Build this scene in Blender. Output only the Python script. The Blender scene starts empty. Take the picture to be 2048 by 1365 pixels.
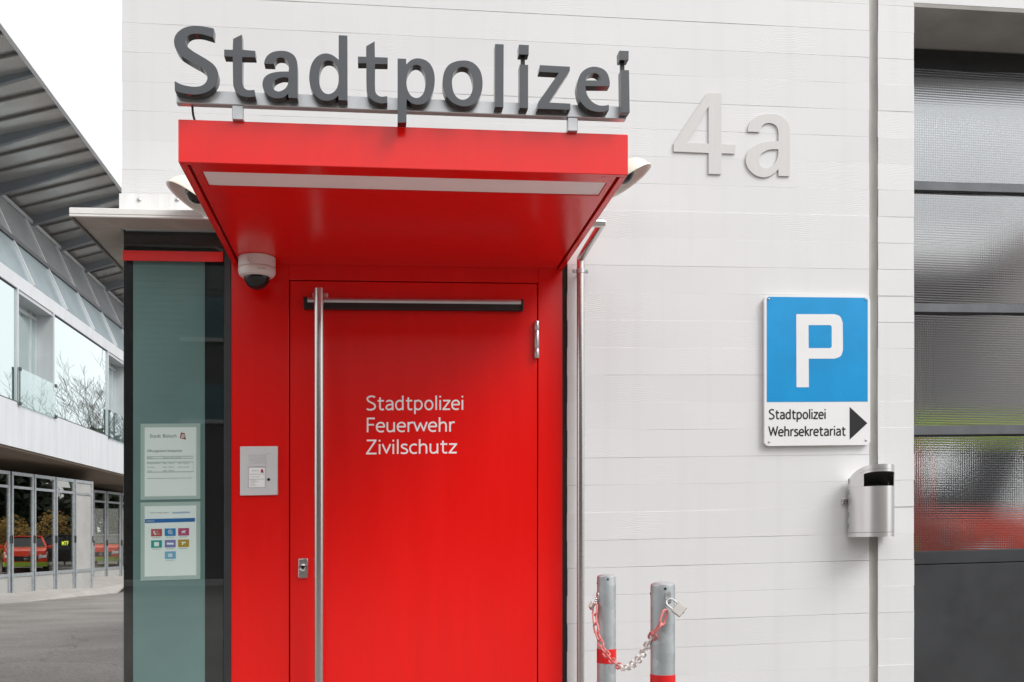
import bpy, bmesh, math, random
from mathutils import Vector, Matrix
from mathutils.geometry import tessellate_polygon
from math import sin, cos, pi, radians

# ------------------------------------------------------------------ camera, sky, sun, exposure
S = bpy.context.scene
C = S.collection
D, H = 4.3, 1.05                 # camera: metres in front of the wall, height above the doorstep
FOC, YAW, HOR = 1944.0, 0.1368, 1076.0
K = 0.0232                       # the wall's courses climb 1.3 degrees to the right in the photograph

cam = bpy.data.cameras.new('camera')
cam_o = bpy.data.objects.new('camera', cam)
C.objects.link(cam_o)
cam.sensor_width = 36.0
cam.lens = FOC / 2048 * 36.0
cam.shift_y = (HOR - 682.5) / 2048
cam.clip_start, cam.clip_end = 0.05, 2000
cam_o.location = (0, -D, H)
cam_o.rotation_euler = (radians(90), 0, -YAW)
S.camera = cam_o

SUN_EL, SUN_AZ = radians(46), radians(52)      # azimuth: towards +x from the street side
w = bpy.data.worlds.new('World')
S.world = w
w.use_nodes = True
nt = w.node_tree
for n in list(nt.nodes): nt.nodes.remove(n)
sky = nt.nodes.new('ShaderNodeTexSky')
sky.sky_type = 'NISHITA'
sky.sun_disc = False
sky.sun_elevation = SUN_EL
sky.sun_rotation = pi - SUN_AZ
sky.dust_density = 6.0
sky.air_density = 1.0
sky.ozone_density = 1.0
hs = nt.nodes.new('ShaderNodeHueSaturation')
hs.inputs['Saturation'].default_value = 0.07
mixw = nt.nodes.new('ShaderNodeMix')
mixw.data_type = 'RGBA'
mixw.inputs[0].default_value = 0.72
mixw.inputs[7].default_value = (8.6, 8.65, 8.8, 1)       # the even cloud layer
bg = nt.nodes.new('ShaderNodeBackground')
bg.inputs[1].default_value = 0.13
wo = nt.nodes.new('ShaderNodeOutputWorld')
nt.links.new(sky.outputs[0], hs.inputs['Color'])
nt.links.new(hs.outputs[0], mixw.inputs[6])
nt.links.new(mixw.outputs[2], bg.inputs[0])
nt.links.new(bg.outputs[0], wo.inputs[0])

sun = bpy.data.lights.new('sun', 'SUN')
sun.energy = 1.5
sun.angle = radians(26)
sun.color = (1.0, 0.985, 0.965)
sun_o = bpy.data.objects.new('sun', sun)
C.objects.link(sun_o)
sun_o.rotation_euler = (radians(90) - SUN_EL, 0, SUN_AZ)

S.view_settings.view_transform = 'Standard'
S.view_settings.look = 'None'
S.view_settings.exposure = 0.43
S.view_settings.gamma = 1.0
S.render.engine = 'CYCLES'
S.cycles.use_denoising = True
S.cycles.max_bounces = 8
S.cycles.diffuse_bounces = 4
S.cycles.glossy_bounces = 4
S.cycles.transparent_max_bounces = 12

rnd = random.Random(7)

# ------------------------------------------------------------------ placing helpers
cY, sY = cos(YAW), sin(YAW)

def at(px, py, Y):
    """world x and z of the spot on the upright plane y=Y seen at a photo pixel"""
    t = (px - 1024) / FOC
    d = Y + D
    X = d * (sY + t * cY) / (cY - t * sY)
    return X, (HOR - py) * (X * sY + d * cY) / FOC + H

def wl(px, py, Y):
    X, Z = at(px, py, Y)
    return X, Z - K * X

def R(x0, y0, x1, y1, Y):
    """x0, x1, h0, h1 of a rectangle on plane Y"""
    m = (x0 + x1) / 2
    return at(x0, 0, Y)[0], at(x1, 0, Y)[0], wl(m, y1, Y)[1], wl(m, y0, Y)[1]

# ------------------------------------------------------------------ mesh helpers
ORG = {}

class MB:
    def __init__(self):
        self.v, self.f = [], []
    def add(self, vs, fs):
        o = len(self.v)
        self.v += [Vector(p) for p in vs]
        self.f += [tuple(i + o for i in f) for f in fs]
        return self
    def bm(self, bm):
        bm.verts.index_update()
        self.add([v.co.copy() for v in bm.verts], [[v.index for v in f.verts] for f in bm.faces])
        bm.free()
        return self
    def box(self, x0, x1, y0, y1, z0, z1, bev=0, seg=1):
        if x0 > x1: x0, x1 = x1, x0
        if y0 > y1: y0, y1 = y1, y0
        if z0 > z1: z0, z1 = z1, z0
        vs = [(x0,y0,z0),(x1,y0,z0),(x1,y1,z0),(x0,y1,z0),(x0,y0,z1),(x1,y0,z1),(x1,y1,z1),(x0,y1,z1)]
        fs = [(3,2,1,0),(4,5,6,7),(0,1,5,4),(1,2,6,5),(2,3,7,6),(3,0,4,7)]
        if not bev: return self.add(vs, fs)
        b = bmesh.new()
        bv = [b.verts.new(p) for p in vs]
        for f in fs: b.faces.new([bv[i] for i in f])
        bmesh.ops.bevel(b, geom=list(b.edges), offset=bev, segments=1, affect='EDGES', profile=0.5)
        return self.bm(b)
    def hexa(self, pts):
        """eight corners: four bottom, four top, same order"""
        return self.add(pts, [(3,2,1,0),(4,5,6,7),(0,1,5,4),(1,2,6,5),(2,3,7,6),(3,0,4,7)])
    def ring_loft(self, rings, closed=True, caps=True):
        n = len(rings[0])
        vs = [p for r in rings for p in r]
        fs = []
        for i in range(len(rings) - 1):
            for j in range(n if closed else n - 1):
                k = (j + 1) % n
                fs.append((i*n+j, i*n+k, (i+1)*n+k, (i+1)*n+j))
        if caps and closed:
            fs.append(tuple(range(n))[::-1])
            fs.append(tuple((len(rings)-1)*n + j for j in range(n)))
        return self.add(vs, fs)
    def cyl(self, p0, p1, r0, r1=None, n=20, caps=True):
        return self.tube([p0, p1], [r0, r0 if r1 is None else r1], n, caps=caps)
    def tube(self, pts, r, n=12, closed=False, caps=True):
        pts = [Vector(p) for p in pts]
        m = len(pts)
        rs = r if isinstance(r, (list, tuple)) else [r] * m
        rings, up = [], None
        for i, p in enumerate(pts):
            a = pts[(i - 1) % m] if (closed or i > 0) else p
            b = pts[(i + 1) % m] if (closed or i < m - 1) else p
            d = (b - a).normalized()
            if up is None:
                up = Vector((0, 0, 1)) if abs(d.z) < 0.9 else Vector((1, 0, 0))
            u = d.cross(up)
            if u.length < 1e-6: u = d.cross(Vector((0, 1, 0)))
            u.normalize()
            v = u.cross(d).normalized()
            up = v
            rings.append([p + (u * cos(2*pi*k/n) + v * sin(2*pi*k/n)) * rs[i] for k in range(n)])
        if closed:
            rings.append(rings[0])
            return self.ring_loft(rings, True, False)
        return self.ring_loft(rings, True, caps)
    def lathe(self, prof, mat, n=32):
        """profile (r, z), matrix to place it"""
        rings = [[mat @ Vector((r*cos(2*pi*k/n), r*sin(2*pi*k/n), z)) for k in range(n)] for r, z in prof]
        return self.ring_loft(rings, True, False)
    def prism(self, loops, y0, y1):
        """outline(s) in (x, z), holes allowed, between depths y0 (front) and y1"""
        loops = [[(p[0], p[1]) for p in L] for L in loops]
        tri = tessellate_polygon([[Vector((x, z, 0)) for x, z in L] for L in loops])
        flat = [p for L in loops for p in L]
        n = len(flat)
        def area(t):
            (ax, az), (bx, bz), (cx, cz) = [flat[i] for i in t]
            return (bx-ax)*(cz-az) - (cx-ax)*(bz-az)
        fs = []
        for t in tri:
            t = tuple(t) if area(t) > 0 else tuple(t)[::-1]
            fs.append(t)
            fs.append(tuple(i + n for i in t[::-1]))
        o = 0
        for L in loops:
            m = len(L)
            for i in range(m):
                j = (i + 1) % m
                fs.append((o+i, o+i+n, o+j+n, o+j))
            o += m
        return self.add([(x, y0, z) for x, z in flat] + [(x, y1, z) for x, z in flat], fs)
    def build(self, name, mat, parent=None, shear=True, smooth=True, loc=None, angle=35, fix=True):
        o_ = ORG.get(parent.name, Vector()) if parent else Vector(loc or (0, 0, 0))
        me = bpy.data.meshes.new(name)
        vs = []
        for p in self.v:
            z = p.z + (K * p.x if shear else 0)
            vs.append((p.x - o_.x, p.y - o_.y, z - o_.z))
        me.from_pydata(vs, [], self.f)
        if fix:
            b = bmesh.new(); b.from_mesh(me)
            bmesh.ops.recalc_face_normals(b, faces=b.faces)
            b.to_mesh(me); b.free()
        if smooth:
            me.polygons.foreach_set('use_smooth', [True] * len(me.polygons))
            me.set_sharp_from_angle(angle=radians(angle))
        me.materials.append(mat)
        o = bpy.data.objects.new(name, me)
        C.objects.link(o)
        if parent: o.parent = parent
        else: o.location = o_
        ORG[o.name] = o_
        return o

def thing(name, label, cat, loc=(0, 0, 0), group=None):
    o = bpy.data.objects.new(name, None)
    C.objects.link(o)
    o.empty_display_size = 0.1
    o.location = loc
    ORG[o.name] = Vector(loc)
    return tag(o, label, cat, group)

def tag(o, label=None, cat=None, group=None, kind=None):
    if label: o['label'] = label
    if cat: o['category'] = cat
    if group: o['group'] = group
    if kind: o['kind'] = kind
    return o

def smooth_loop(pts, n=6):
    """closed outline; points with a third entry are corners, the rest is a smooth curve"""
    m = len(pts)
    out = []
    for i in range(m):
        p0, p1, p2, p3 = pts[i-1], pts[i], pts[(i+1) % m], pts[(i+2) % m]
        c1, c2 = len(p1) > 2, len(p2) > 2
        out.append((p1[0], p1[1]))
        if c1 and c2: continue
        L = math.hypot(p2[0]-p1[0], p2[1]-p1[1])
        def tan(a, b, c_):
            la = math.hypot(b[0]-a[0], b[1]-a[1]); lb = math.hypot(c_[0]-b[0], c_[1]-b[1])
            t = ((c_[0]-a[0]), (c_[1]-a[1])); q = math.hypot(*t) or 1
            return (t[0]/q*L, t[1]/q*L)
        t1 = (p2[0]-p1[0], p2[1]-p1[1]) if c1 else tan(p0, p1, p2)
        t2 = (p2[0]-p1[0], p2[1]-p1[1]) if c2 else tan(p1, p2, p3)
        for k in range(1, n):
            s = k / n
            a, b = 2*s**3-3*s**2+1, s**3-2*s**2+s
            c_, d = -2*s**3+3*s**2, s**3-s**2
            out.append((a*p1[0]+b*t1[0]+c_*p2[0]+d*t2[0], a*p1[1]+b*t1[1]+c_*p2[1]+d*t2[1]))
    return out

def text_mesh(s, off=0.0, space=1.0):
    cu = bpy.data.curves.new('text', 'FONT')
    cu.body = s; cu.size = 1; cu.offset = off; cu.resolution_u = 3; cu.space_character = space
    o = bpy.data.objects.new('text', cu)
    C.objects.link(o)
    dg = bpy.context.evaluated_depsgraph_get()
    me = bpy.data.meshes.new_from_object(o.evaluated_get(dg))
    vs = [v.co.copy() for v in me.vertices]
    fs = [tuple(p.vertices) for p in me.polygons]
    bpy.data.objects.remove(o); bpy.data.curves.remove(cu); bpy.data.meshes.remove(me)
    return vs, fs

CAP = None
def text(mb, s, x0, x1, zb, cap, y, th=0.0006, off=0.0, space=1.0):
    """lettering from x0 to x1 (x1 None: natural width) standing on zb with capitals cap high, as thin raised film"""
    global CAP
    if CAP is None:
        vs, _ = text_mesh('E')
        CAP = max(v.y for v in vs)
    vs, fs = text_mesh(s, off, space)
    a, b = min(v.x for v in vs), max(v.x for v in vs)
    sz = cap / CAP
    sx = sz if x1 is None else (x1 - x0) / (b - a)
    mb.add([(x0 + (v.x - a) * sx, y - th, zb + v.y * sz) for v in vs], [f for f in fs])
    return mb

SK = {   # letter skeletons, capitals 1 high, lower case 0.69: (advance, [(smooth?, points), ...])
 'S': (.60, [(1, [(.50,.90),(.38,.96),(.26,.96),(.13,.89),(.09,.76),(.16,.63),(.30,.53),(.44,.43),(.51,.28),(.46,.12),(.32,.04),(.18,.04),(.05,.10)])]),
 't': (.43, [(1, [(.17,.88),(.17,.50),(.17,.20),(.20,.08),(.28,.04),(.38,.06)]), (0, [(.04,.65),(.38,.65)])]),
 'a': (.53, [(1, [(.08,.58),(.17,.65),(.30,.65),(.40,.57),(.42,.43),(.42,.20),(.42,.0)]), (1, [(.42,.39),(.28,.39),(.14,.33),(.08,.20),(.12,.08),(.23,.04),(.34,.09),(.42,.19)])]),
 'd': (.57, [(1, [(.44,.54),(.33,.65),(.20,.64),(.09,.51),(.07,.33),(.11,.14),(.22,.04),(.34,.07),(.44,.18)]), (0, [(.44,1.),(.44,.0)])]),
 'p': (.57, [(0, [(.10,.69),(.10,-.28)]), (1, [(.10,.52),(.20,.64),(.33,.65),(.45,.53),(.48,.35),(.43,.15),(.31,.04),(.19,.06),(.10,.16)])]),
 'o': (.58, [(2, [(.29,.655),(.42,.59),(.495,.345),(.42,.10),(.29,.035),(.16,.10),(.085,.345),(.16,.59)])]),
 'l': (.22, [(0, [(.11,1.),(.11,.0)])]),
 'i': (.22, [(0, [(.11,.69),(.11,.0)]), (0, [(.11,.985),(.11,.865)])]),
 'z': (.47, [(0, [(.05,.645),(.41,.645),(.06,.045),(.43,.045)])]),
 'e': (.53, [(0, [(.08,.365),(.45,.365)]), (1, [(.455,.33),(.45,.50),(.37,.63),(.26,.655),(.15,.60),(.08,.47),(.07,.30),(.12,.13),(.23,.045),(.34,.04),(.44,.08)])]),
 'F': (.50, [(0, [(.10,1.),(.10,.0)]), (0, [(.10,.955),(.47,.955)]), (0, [(.10,.52),(.43,.52)])]),
 'u': (.55, [(1, [(.09,.69),(.09,.45),(.09,.22),(.14,.08),(.25,.04),(.36,.09),(.44,.20)]), (0, [(.44,.69),(.44,.0)])]),
 'r': (.36, [(0, [(.10,.69),(.10,.0)]), (1, [(.10,.44),(.15,.57),(.24,.65),(.35,.645)])]),
 'w': (.74, [(0, [(.03,.69),(.20,.09),(.37,.60),(.54,.09),(.71,.69)])]),
 'h': (.55, [(0, [(.10,1.),(.10,.0)]), (1, [(.10,.47),(.18,.60),(.29,.65),(.40,.60),(.44,.44),(.44,.20),(.44,.0)])]),
 'Z': (.58, [(0, [(.06,.955),(.50,.955),(.06,.045),(.54,.045)])]),
 'v': (.46, [(0, [(.03,.69),(.23,.09),(.43,.69)])]),
 's': (.43, [(1, [(.36,.60),(.27,.65),(.16,.645),(.09,.57),(.10,.47),(.19,.39),(.30,.32),(.37,.21),(.33,.08),(.22,.04),(.13,.045),(.04,.08)])]),
 'c': (.45, [(1, [(.41,.60),(.31,.65),(.20,.63),(.10,.52),(.07,.36),(.10,.17),(.19,.06),(.30,.04),(.41,.08)])]),
 'W': (.86, [(0, [(.03,1.),(.23,.11),(.43,.86),(.63,.11),(.83,1.)])]),
 'k': (.45, [(0, [(.10,1.),(.10,.0)]), (0, [(.39,.69),(.12,.36)]), (0, [(.17,.42),(.42,.0)])]),
}
def stroke_text(mb, s, x0, x1, zb, cap, y, wgt):
    """even-stroke lettering as thin film: each stroke a ribbon a hair above the last"""
    tot = sum(SK[c_][0] for c_ in s)
    kx = (x1 - x0) / (tot - 0.12)
    adv, lay = -0.07, 0
    for ch_ in s:
        w_, strokes = SK[ch_]
        parts = []
        for mode, pts in strokes:
            if mode == 0 and len(pts) > 2: parts += [(3, pts[i:i+2], i > 0, i < len(pts) - 2) for i in range(len(pts) - 1)]
            else: parts.append((mode, pts, False, False))
        for mode, pts, ea, eb in parts:
            P = [(x0 + (adv + p[0]) * kx, zb + p[1] * cap) for p in pts]
            if mode == 2:
                P = smooth_loop(P, 5); P.append(P[0])
            elif mode == 1:
                Q = [P[0]]
                for i in range(len(P) - 1):
                    a, b, c_, d = P[max(0, i-1)], P[i], P[i+1], P[min(len(P)-1, i+2)]
                    for k in range(1, 6):
                        u = k / 5
                        Q.append(tuple(0.5*(2*b[j] + (c_[j]-a[j])*u + (2*a[j]-5*b[j]+4*c_[j]-d[j])*u*u + (3*b[j]-a[j]-3*c_[j]+d[j])*u**3) for j in (0, 1)))
                P = Q
            if mode == 3:                          # straight run of a zigzag: lengthen it a little at the turns
                d1 = Vector((P[1][0]-P[0][0], P[1][1]-P[0][1])).normalized() * wgt * 0.36
                P = [(P[0][0] - d1.x*ea, P[0][1] - d1.y*ea), (P[1][0] + d1.x*eb, P[1][1] + d1.y*eb)]
            n = len(P)
            vs = []
            for i in range(n):
                if mode == 2 and i in (0, n - 1): a, b = P[n-2], P[1]
                else: a, b = P[max(0, i-1)], P[min(n-1, i+1)]
                if mode == 0 and 0 < i < n - 1:
                    d1 = Vector((P[i][0]-a[0], P[i][1]-a[1])).normalized(); d2 = Vector((b[0]-P[i][0], b[1]-P[i][1])).normalized()
                    nn = Vector((-(d1+d2).y, (d1+d2).x)).normalized()
                    k = min(1.7, 1 / max(0.2, nn.dot(Vector((-d1.y, d1.x)))))
                else:
                    d1 = Vector((b[0]-a[0], b[1]-a[1])).normalized(); nn = Vector((-d1.y, d1.x)); k = 1
                o = nn * (wgt / 2 * k)
                yy = y - 0.0003 - 0.00004 * (lay % 12)
                vs += [(P[i][0] + o.x, yy, P[i][1] + o.y), (P[i][0] - o.x, yy, P[i][1] - o.y)]
            mb.add(vs, [(2*i, 2*i+1, 2*i+3, 2*i+2) for i in range(n - 1)])
            lay += 1
        adv += w_
    return mb

def rrect(x0, x1, z0, z1, r, n=5):
    out = []
    for cx, cz, a0 in ((x1-r, z0+r, -90), (x1-r, z1-r, 0), (x0+r, z1-r, 90), (x0+r, z0+r, 180)):
        for k in range(n + 1):
            a = radians(a0 + 90 * k / n)
            out.append((cx + r*cos(a), cz + r*sin(a)))
    return out

def circ(cx, cz, r, n=24):
    return [(cx + r*cos(2*pi*k/n), cz + r*sin(2*pi*k/n)) for k in range(n)]

# ------------------------------------------------------------------ materials
def node_mat(name):
    m = bpy.data.materials.new(name)
    m.use_nodes = True
    n = m.node_tree
    p = n.nodes['Principled BSDF']
    return m, n, p

def N(n, t, **kw):
    x = n.nodes.new(t)
    for k, v in kw.items():
        if k.startswith('i_'): x.inputs[k[2:].replace('_', ' ')].default_value = v
        else: setattr(x, k, v)
    return x

def coords(n, scale=(1, 1, 1), rand=False):
    tc = N(n, 'ShaderNodeTexCoord')
    mp = N(n, 'ShaderNodeMapping')
    mp.inputs['Scale'].default_value = scale
    if rand:
        oi = N(n, 'ShaderNodeObjectInfo')
        mu = N(n, 'ShaderNodeMath', operation='MULTIPLY')
        mu.inputs[1].default_value = 37.0
        n.links.new(oi.outputs['Random'], mu.inputs[0])
        ad = N(n, 'ShaderNodeVectorMath', operation='ADD')
        n.links.new(tc.outputs['Object'], ad.inputs[0])
        n.links.new(mu.outputs[0], ad.inputs[1])
        n.links.new(ad.outputs[0], mp.inputs['Vector'])
    else:
        n.links.new(tc.outputs['Object'], mp.inputs['Vector'])
    return mp.outputs[0]

def plain(name, col, rough=0.5, metal=0.0, ior=1.5, var=0.0, vscale=6.0, bump=0.0, bscale=40.0, aniso=None, vstretch=(1, 1, 1), rvar=0.0):
    """principled surface with a little procedural unevenness in tone, gloss and relief"""
    m, n, p = node_mat(name)
    p.inputs['Base Color'].default_value = (*col, 1)
    p.inputs['Roughness'].default_value = rough
    p.inputs['Metallic'].default_value = metal
    p.inputs['IOR'].default_value = ior
    v = coords(n, vstretch)
    if var or rvar:
        no = N(n, 'ShaderNodeTexNoise', i_Scale=vscale, i_Detail=6.0, i_Roughness=0.6)
        n.links.new(v, no.inputs['Vector'])
        if var:
            mr = N(n, 'ShaderNodeMapRange')
            mr.inputs[1].default_value, mr.inputs[2].default_value = 0.3, 0.7
            mr.inputs[3].default_value, mr.inputs[4].default_value = 1 - var, 1 + var
            mx = N(n, 'ShaderNodeMix', data_type='RGBA', blend_type='MULTIPLY')
            mx.inputs[0].default_value = 1.0
            mx.inputs[6].default_value = (*col, 1)
            n.links.new(no.outputs[0], mr.inputs[0])
            n.links.new(mr.outputs[0], mx.inputs[7])
            n.links.new(mx.outputs[2], p.inputs['Base Color'])
        if rvar:
            m2 = N(n, 'ShaderNodeMapRange')
            m2.inputs[1].default_value, m2.inputs[2].default_value = 0.3, 0.7
            m2.inputs[3].default_value, m2.inputs[4].default_value = max(0.02, rough - rvar), rough + rvar
            n.links.new(no.outputs[0], m2.inputs[0])
            n.links.new(m2.outputs[0], p.inputs['Roughness'])
    if bump:
        nb = N(n, 'ShaderNodeTexNoise', i_Scale=bscale, i_Detail=4.0)
        n.links.new(v, nb.inputs['Vector'])
        bp = N(n, 'ShaderNodeBump', i_Strength=bump, i_Distance=0.002)
        n.links.new(nb.outputs[0], bp.inputs['Height'])
        n.links.new(bp.outputs[0], p.inputs['Normal'])
    if aniso is not None:
        p.inputs['Anisotropic'].default_value = aniso
    return m

def white_board():
    m, n, p = node_mat('white_painted_board_marked_concrete')
    p.inputs['Roughness'].default_value = 0.62
    v = coords(n, (1.0, 1.0, 9.0), True)
    v2 = coords(n, (1.0, 1.0, 1.0), True)
    wob = N(n, 'ShaderNodeTexNoise', i_Scale=2.2, i_Detail=2.0)
    n.links.new(v2, wob.inputs['Vector'])
    mul = N(n, 'ShaderNodeVectorMath', operation='SCALE')
    mul.inputs['Scale'].default_value = 1.6
    n.links.new(wob.outputs['Color'], mul.inputs[0])
    add = N(n, 'ShaderNodeVectorMath', operation='ADD')
    n.links.new(v, add.inputs[0]); n.links.new(mul.outputs[0], add.inputs[1])
    wave = N(n, 'ShaderNodeTexWave', wave_type='BANDS', bands_direction='Z', i_Scale=5.0, i_Distortion=5.0, i_Detail=3.0)
    wave.inputs['Detail Scale'].default_value = 0.8
    n.links.new(add.outputs[0], wave.inputs['Vector'])
    patch = N(n, 'ShaderNodeTexNoise', i_Scale=2.6, i_Detail=2.0)
    n.links.new(v2, patch.inputs['Vector'])
    pr = N(n, 'ShaderNodeMapRange')
    pr.inputs[1].default_value, pr.inputs[2].default_value = 0.47, 0.66
    n.links.new(patch.outputs[0], pr.inputs[0])
    grain = N(n, 'ShaderNodeMath', operation='MULTIPLY')
    n.links.new(wave.outputs[1], grain.inputs[0]); n.links.new(pr.outputs[0], grain.inputs[1])
    fine = N(n, 'ShaderNodeTexNoise', i_Scale=7.0, i_Detail=8.0, i_Roughness=0.65)
    n.links.new(v, fine.inputs['Vector'])
    vor = N(n, 'ShaderNodeTexVoronoi', i_Scale=7.0)       # small blow holes
    n.links.new(v2, vor.inputs['Vector'])
    hole = N(n, 'ShaderNodeMapRange')
    hole.inputs[1].default_value, hole.inputs[2].default_value = 0.012, 0.03
    n.links.new(vor.outputs[0], hole.inputs[0])
    h1 = N(n, 'ShaderNodeMath', operation='MULTIPLY_ADD')
    h1.inputs[1].default_value = 0.55
    n.links.new(fine.outputs[0], h1.inputs[0]); n.links.new(grain.outputs[0], h1.inputs[2])
    h2 = N(n, 'ShaderNodeMath', operation='MULTIPLY_ADD')
    h2.inputs[1].default_value = 1.2
    n.links.new(hole.outputs[0], h2.inputs[0]); n.links.new(h1.outputs[0], h2.inputs[2])
    bp = N(n, 'ShaderNodeBump', i_Strength=0.20, i_Distance=0.0018)
    n.links.new(h2.outputs[0], bp.inputs['Height'])
    n.links.new(bp.outputs[0], p.inputs['Normal'])
    tone = N(n, 'ShaderNodeTexNoise', i_Scale=1.3, i_Detail=5.0)
    n.links.new(v2, tone.inputs['Vector'])
    cr = N(n, 'ShaderNodeValToRGB')
    cr.color_ramp.elements[0].position, cr.color_ramp.elements[0].color = 0.3, (0.685, 0.687, 0.688, 1)
    cr.color_ramp.elements[1].position, cr.color_ramp.elements[1].color = 0.7, (0.73, 0.732, 0.733, 1)
    n.links.new(tone.outputs[0], cr.inputs[0])
    st = N(n, 'ShaderNodeTexNoise', i_Scale=3.0, i_Detail=5.0)      # faint rain streaks running down the courses
    n.links.new(coords(n, (5.0, 1.0, 0.22)), st.inputs['Vector'])
    sr = N(n, 'ShaderNodeMapRange')
    sr.inputs[1].default_value, sr.inputs[2].default_value = 0.52, 0.78
    sr.inputs[3].default_value, sr.inputs[4].default_value = 1.0, 0.96
    n.links.new(st.outputs[0], sr.inputs[0])
    sm = N(n, 'ShaderNodeMix', data_type='RGBA', blend_type='MULTIPLY'); sm.inputs[0].default_value = 1.0
    n.links.new(cr.outputs[0], sm.inputs[6]); n.links.new(sr.outputs[0], sm.inputs[7])
    n.links.new(sm.outputs[2], p.inputs['Base Color'])
    return m

def perforated():
    m, n, p = node_mat('perforated_anthracite_face')
    tc = N(n, 'ShaderNodeTexCoord')
    vor = N(n, 'ShaderNodeTexVoronoi', i_Scale=330.0, i_Randomness=0.0)
    mp = N(n, 'ShaderNodeMapping')
    mp.inputs['Rotation'].default_value = (0, radians(45), 0)
    mp.inputs['Scale'].default_value = (1, 0.0, 1)
    n.links.new(tc.outputs['Object'], mp.inputs['Vector'])
    n.links.new(mp.outputs[0], vor.inputs['Vector'])
    cr = N(n, 'ShaderNodeValToRGB')
    cr.color_ramp.elements[0].position, cr.color_ramp.elements[0].color = 0.22, (0.20, 0.212, 0.23, 1)
    cr.color_ramp.elements[1].position, cr.color_ramp.elements[1].color = 0.36, (0.036, 0.04, 0.046, 1)
    n.links.new(vor.outputs[0], cr.inputs[0])
    n.links.new(cr.outputs[0], p.inputs['Base Color'])
    p.inputs['Roughness'].default_value = 0.45
    return m

def pane(name, tint, gloss, refl=(1, 1, 1), rough=0.0, extra=0.0, gain=1.7, dcol=(0.40, 0.45, 0.46)):
    """a thin sheet: tinted see-through plus a mirror share that grows at grazing angles"""
    m, n, p = node_mat(name)
    n.nodes.remove(p)
    out = n.nodes['Material Output']
    tr = N(n, 'ShaderNodeBsdfTransparent'); tr.inputs[0].default_value = (*tint, 1)
    gl = N(n, 'ShaderNodeBsdfGlossy'); gl.inputs[0].default_value = (*refl, 1); gl.inputs['Roughness'].default_value = rough
    ge = N(n, 'ShaderNodeNewGeometry')
    dt = N(n, 'ShaderNodeVectorMath', operation='DOT_PRODUCT')
    n.links.new(ge.outputs['Normal'], dt.inputs[0]); n.links.new(ge.outputs['Incoming'], dt.inputs[1])
    ab = N(n, 'ShaderNodeMath', operation='ABSOLUTE'); n.links.new(dt.outputs['Value'], ab.inputs[0])
    om = N(n, 'ShaderNodeMath', operation='SUBTRACT'); om.inputs[0].default_value = 1.0; n.links.new(ab.outputs[0], om.inputs[1])
    pw = N(n, 'ShaderNodeMath', operation='POWER'); pw.inputs[1].default_value = 5.0; n.links.new(om.outputs[0], pw.inputs[0])
    lw = N(n, 'ShaderNodeMath', operation='MULTIPLY_ADD'); lw.inputs[1].default_value = 0.96; lw.inputs[2].default_value = 0.04
    n.links.new(pw.outputs[0], lw.inputs[0])
    ma = N(n, 'ShaderNodeMath', operation='MULTIPLY_ADD', use_clamp=True)
    ma.inputs[1].default_value = gain; ma.inputs[2].default_value = gloss
    n.links.new(lw.outputs[0], ma.inputs[0])
    mx = N(n, 'ShaderNodeMixShader')
    n.links.new(ma.outputs[0], mx.inputs[0])
    base = tr
    if extra:
        df = N(n, 'ShaderNodeBsdfDiffuse'); df.inputs[0].default_value = (*dcol, 1)
        m2 = N(n, 'ShaderNodeMixShader'); m2.inputs[0].default_value = extra
        n.links.new(tr.outputs[0], m2.inputs[1]); n.links.new(df.outputs[0], m2.inputs[2])
        base = m2
    n.links.new(base.outputs[0], mx.inputs[1]); n.links.new(gl.outputs[0], mx.inputs[2])
    n.links.new(mx.outputs[0], out.inputs[0])
    # faint dust and waviness
    tc = coords(n, (1, 1, 1))
    no = N(n, 'ShaderNodeTexNoise', i_Scale=0.7, i_Detail=1.0)
    n.links.new(tc, no.inputs['Vector'])
    bp = N(n, 'ShaderNodeBump', i_Strength=0.05, i_Distance=0.02)
    n.links.new(no.outputs[0], bp.inputs['Height'])
    n.links.new(bp.outputs[0], gl.inputs['Normal'])
    return m

def wire_glass():
    m, n, p = node_mat('square_ribbed_cast_glass')
    n.nodes.remove(p)
    out = n.nodes['Material Output']
    tc = N(n, 'ShaderNodeTexCoord')
    sp = N(n, 'ShaderNodeSeparateXYZ')
    n.links.new(tc.outputs['Object'], sp.inputs[0])
    hs_ = []
    for ax in ('X', 'Z'):
        mu = N(n, 'ShaderNodeMath', operation='MULTIPLY'); mu.inputs[1].default_value = 2*pi/0.0125
        si = N(n, 'ShaderNodeMath', operation='SINE')
        n.links.new(sp.outputs[ax], mu.inputs[0]); n.links.new(mu.outputs[0], si.inputs[0])
        hs_.append(si)
    ad = N(n, 'ShaderNodeMath', operation='ADD')
    n.links.new(hs_[0].outputs[0], ad.inputs[0]); n.links.new(hs_[1].outputs[0], ad.inputs[1])
    bp = N(n, 'ShaderNodeBump', i_Strength=0.24, i_Distance=0.0016)
    n.links.new(ad.outputs[0], bp.inputs['Height'])
    rf = N(n, 'ShaderNodeBsdfRefraction', i_IOR=1.10, i_Roughness=0.25)
    rf.inputs[0].default_value = (0.58, 0.595, 0.595, 1)
    n.links.new(bp.outputs[0], rf.inputs['Normal'])
    gl = N(n, 'ShaderNodeBsdfGlossy', i_Roughness=0.16)
    gl.inputs[0].default_value = (0.95, 0.97, 1, 1)
    n.links.new(bp.outputs[0], gl.inputs['Normal'])
    mx = N(n, 'ShaderNodeMixShader'); mx.inputs[0].default_value = 0.08
    n.links.new(rf.outputs[0], mx.inputs[1]); n.links.new(gl.outputs[0], mx.inputs[2])
    n.links.new(mx.outputs[0], out.inputs[0])
    return m

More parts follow.
